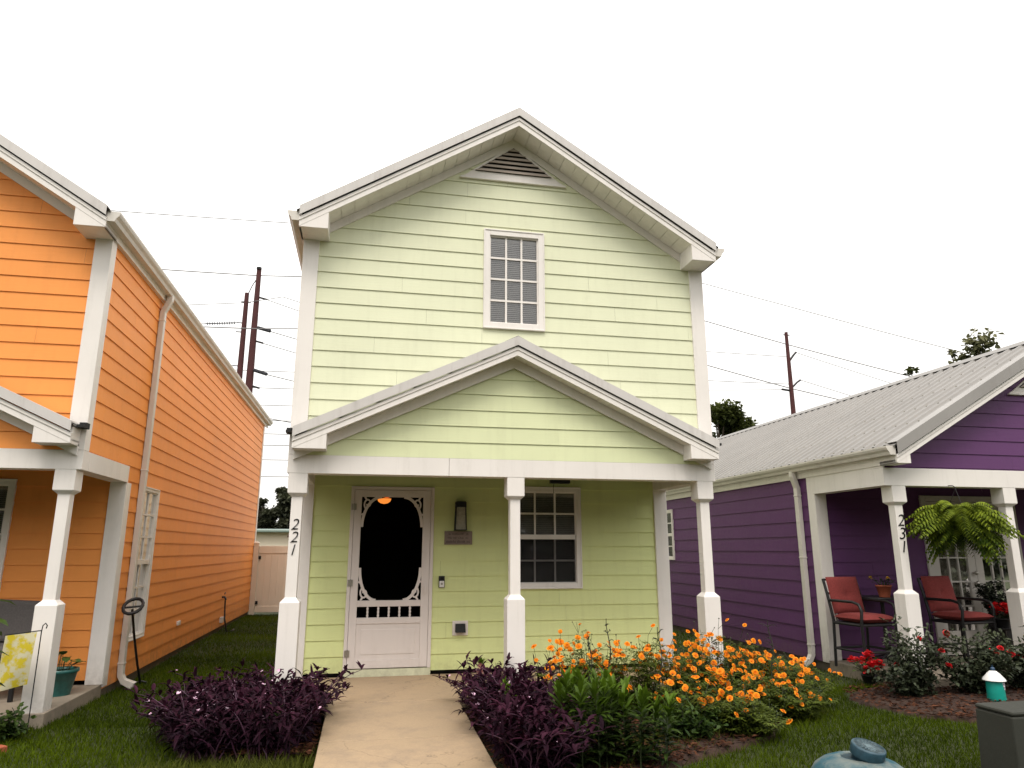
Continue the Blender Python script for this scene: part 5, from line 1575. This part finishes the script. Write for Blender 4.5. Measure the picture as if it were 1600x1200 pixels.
def tree(name, label, x, y, h, cr_, trunk_h, mat, nl, L, group=None, conic=False, sparse=1.0):
    random.seed(int(x * 10) + 11)
    root = thing(name, label, "tree", (x, y, 0), U(0, 6), group)
    tk, lv = MB(), MB()
    tk.tube([(0, 0, -.2), (.03 * h * U(-1, 1), .03 * h * U(-1, 1), trunk_h), (0, 0, h * .92)], [h * .022, h * .016, h * .004], 8)
    clumps = []
    nb = 26
    for i in range(nb):
        t__ = U(0, 1); z = trunk_h * .75 + (h - trunk_h * .75) * t__
        rr = cr_ * (math.sqrt(max(0.02, 1 - (2 * t__ - .75) ** 2 / 1.6)) if not conic else (1.02 - t__)) * U(.55, 1.05)
        a = U(0, 6.283); c = Vector((rr * math.cos(a), rr * math.sin(a), z))
        tk.tube([(0, 0, z * .72), c * .5 + Vector((0, 0, z * .42)), c], [h * .007, h * .004, h * .0015], 5, caps=False)
        clumps.append((c, cr_ * U(.22, .42)))
    for i in range(nl):
        c, r_ = random.choice(clumps)
        dv = Vector((random.gauss(0, 1), random.gauss(0, 1), random.gauss(0, .75))); dv = dv.normalized() * (r_ * random.random() ** .5 * sparse)
        p = c + dv
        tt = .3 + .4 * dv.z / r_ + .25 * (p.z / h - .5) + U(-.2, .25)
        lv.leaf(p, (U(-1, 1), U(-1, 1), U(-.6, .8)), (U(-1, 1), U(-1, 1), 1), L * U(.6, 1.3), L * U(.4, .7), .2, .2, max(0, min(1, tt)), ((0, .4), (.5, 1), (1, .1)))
    tk.build("trunk", M['bark'], root); lv.build("crown", mat, root)
    return root
tree("broadleaf_tree", "dense dark green tree behind the purple roof beside the green house", 21.2, 31, 9.9, 2.3, 2.5, M['tree1'], 20000, .34)
tree("broadleaf_tree", "pale feathery tree above the ridge at the far right", 35.4, 26, 13.4, 2.2, 5.0, M['tree2'], 2600, .38, sparse=1.15)
tree("broadleaf_tree", "slim pale tree tip above the purple ridge", 33.5, 26, 12.9, .6, 5.0, M['tree2'], 900, .30, conic=True)
tree("broadleaf_tree", "small dark green treetop showing over the middle of the purple ridge", 30.6, 26, 11.75, .9, 5.0, M['tree1'], 1100, .30, conic=True)
tf = None
for i, (x, s) in enumerate(((-15.2, 1.0), (-12.9, .93), (-10.6, 1.12), (-8.3, 1.2), (-6.0, 1.05), (-17.8, .95))):
    if tf is None:
        tf = tree("far_tree", "dark tree in the distant row behind the cream building", x, 95, 8.4, 2.6, 1.2, M['treefar'], 7000, .5, "distant row of dark trees")
    else:
        dup(tf, (x, 95 + U(-4, 4), 0), U(0, 6), None, s)

# unseen trees added behind the viewpoint to shade porches and reflect in the glass
n = 26000
tx = rg.uniform(-75, 80, n); tops = 9.0 + 2.2 * np.sin(tx * .31) + 1.3 * np.sin(tx * .83 + 1)
tz_ = tops * rg.uniform(0, 1, n) ** .8; ty = -31 + rg.normal(0, 1.3, n)
c = np.stack([tx, ty, tz_], 1)
v = (c[:, None, :] + rg.normal(0, .55, (n, 3, 3))).reshape(-1, 3)
tri_cloud("shade_treeline", v, np.clip(rg.uniform(0, .6, n) + .3 * tz_ / 12, 0, 1), M['treefar'], "unseen trees added behind the viewpoint to shade the porches", "woods")

# utility poles and wires, about 60 m back
def pole(name, label, x, y, top, r0, r1):
    root = thing(name, label, "utility pole", (x, y, 0), 0)
    b = MB(); b.tube([(0, 0, -.5), (0, 0, top)], [r0, r1], 12); b.build("shaft", M['pole'], root)
    return root
def insul(root, p, q, n=9):
    b = MB(); p, q = Vector(p), Vector(q)
    b.tube([p, q], .05, 6)
    for k in range(n):
        c = p + (q - p) * ((k + .8) / (n + .6)); d_ = (q - p).normalized() * .035
        b.tube([c - d_, c + d_], .17, 8)
    b.build("insulator", M['insul'], root)
def arm(root, pts, r_=.06, name="bracket"):
    b = MB(); b.tube(pts, r_, 6); b.build(name, M['black'], root)
p1 = pole("transmission_pole", "taller dark red transmission pole between the orange and green houses", -10.5, 60, 27.9, .52, .22)
p2 = pole("transmission_pole", "shorter dark red transmission pole leaning beside the taller one", -11.42, 60, 25.4, .42, .20)
p3 = pole("transmission_pole", "single dark red utility pole behind the purple roof", 45.47, 60, 25.0, .40, .18)
b = MB(); b.tube([(0, -.1, 27.85), (0, -.1, 28.05)], .24, 10); b.build("pole_cap", M['dark'], p1)
arm(p1, [(-.1, 0, 27.0), (-.5, 0, 26.2), (-.88, 0, 25.1)], .05)
for z in (22.0, 17.85, 13.9): insul(p1, (.3, -.1, z), (1.7, -1.2, z - .62))
for z in (25.0, 20.65, 16.3): arm(p1, [(.2, 0, z + .05), (.95, -.2, z - .18)], .09)
for z in (22.35, 18.2): insul(p2, (-.7, -.1, z), (-3.3, -.6, z - .42), 12)
for z in (24.5,): arm(p2, [(-.45, 0, z), (.42, 0, z)], .06)
for z in (22.4, 21.5, 18.2, 17.4): arm(p2, [(-.7, 0, z), (-.15, 0, z)], .05)
arm(p3, [(0, 0, 21.6), (.6, -.1, 22.4), (.95, -.1, 22.75)], .11); arm(p3, [(0, 0, 18.6), (.7, -.1, 19.3), (1.15, -.1, 19.6)], .11); arm(p3, [(0, 0, 18.35), (-1.2, -.1, 18.45)], .11)
arm(p3, [(-.35, 0, 24.7), (.4, 0, 24.7)], .06)

def wire(pts, r_, label):
    b = MB(); P_ = []
    for i in range(len(pts) - 1):
        a, c = Vector(pts[i]), Vector(pts[i + 1]); sag = (c - a).length * .012
        for k in range(13):
            t__ = k / 12
            if k == 0 and i: continue
            P_.append(a + (c - a) * t__ - Vector((0, 0, 4 * sag * t__ * (1 - t__) * .35)))
    b.tube(P_, r_, 5)
    return tag(b.build("power_line", M['wire']), label, "power line", "power lines across the white sky")
LL = "thin dark power line strung across the white sky beside the transmission poles"
RL = "thin power line leaving the single utility pole above the purple roof"
# three lines cross the whole view behind the green house
wire([(-160, 50, 33.0), (-40, 57, 31.3), (-8, 57, 31.6), (20, 62, 34.4), (45, 60, 28.3), (75, 58, 21.8), (170, 50, 14)], .042, LL)
wire([(-160, 60, 28.6), (-45, 60, 27.4), (-10.5, 60, 27.25), (20, 60, 29.4), (45.5, 60, 23.6), (75, 60, 18.2), (170, 66, 12)], .052, LL)
wire([(-160, 56, 20.0), (-45, 58, 21.0), (-10, 58, 21.3), (20, 58, 23.6), (45.5, 60, 18.6), (75, 62, 14.6), (170, 70, 10)], .052, LL)
# spans leaving the poles
wire([(-160, 74, 16.0), (-40, 62, 22.3), (-11.7, 60, 24.4), (-8, 59, 24.9), (60, 140, 34)], .034, LL)
wire([(-160, 62, 15.0), (-40, 60, 20.6), (-14.7, 59.4, 21.93)], .036, LL)
wire([(-160, 62, 11.0), (-40, 60, 16.6), (-14.7, 59.4, 17.75)], .036, LL)
wire([(-8.8, 58.8, 21.35), (55, 140, 28)], .04, LL)
wire([(-8.8, 58.8, 17.2), (55, 140, 22)], .04, LL)
wire([(-8.8, 58.8, 13.2), (55, 140, 17)], .04, LL)
wire([(-9.55, 59.8, 24.8), (60, 150, 32)], .036, LL)
wire([(-9.55, 59.8, 20.45), (60, 150, 26)], .036, LL)
for z, e in ((18.6, ((20, 60, 22.6), (45.2, 60, 22.2))), (16.9, ((20, 60, 19.2), (45.2, 60, 19.1))), (15.2, ((20, 60, 17.5), (44.3, 59.9, 18.4)))):
    wire([(-160, 66, z - 1), (-40, 63, z + .1), (-5, 63, z), e[0], e[1]], .034, LL)
for z in (13.7, 12.4, 11.3, 9.9, 8.3): wire([(-160, 66, z - .6), (-40, 63, z + .1), (-5, 63, z), (40, 63, z - .6), (170, 70, z - 2)], .036, LL)
wire([(46.4, 59.9, 22.7), (80, 64, 16.5), (170, 80, 10)], .034, RL)
wire([(46.6, 59.9, 19.6), (80, 64, 13.5), (170, 80, 8)], .034, RL)

# nothing at top level may keep a default name; textures/materials done
bpy.context.view_layer.update()
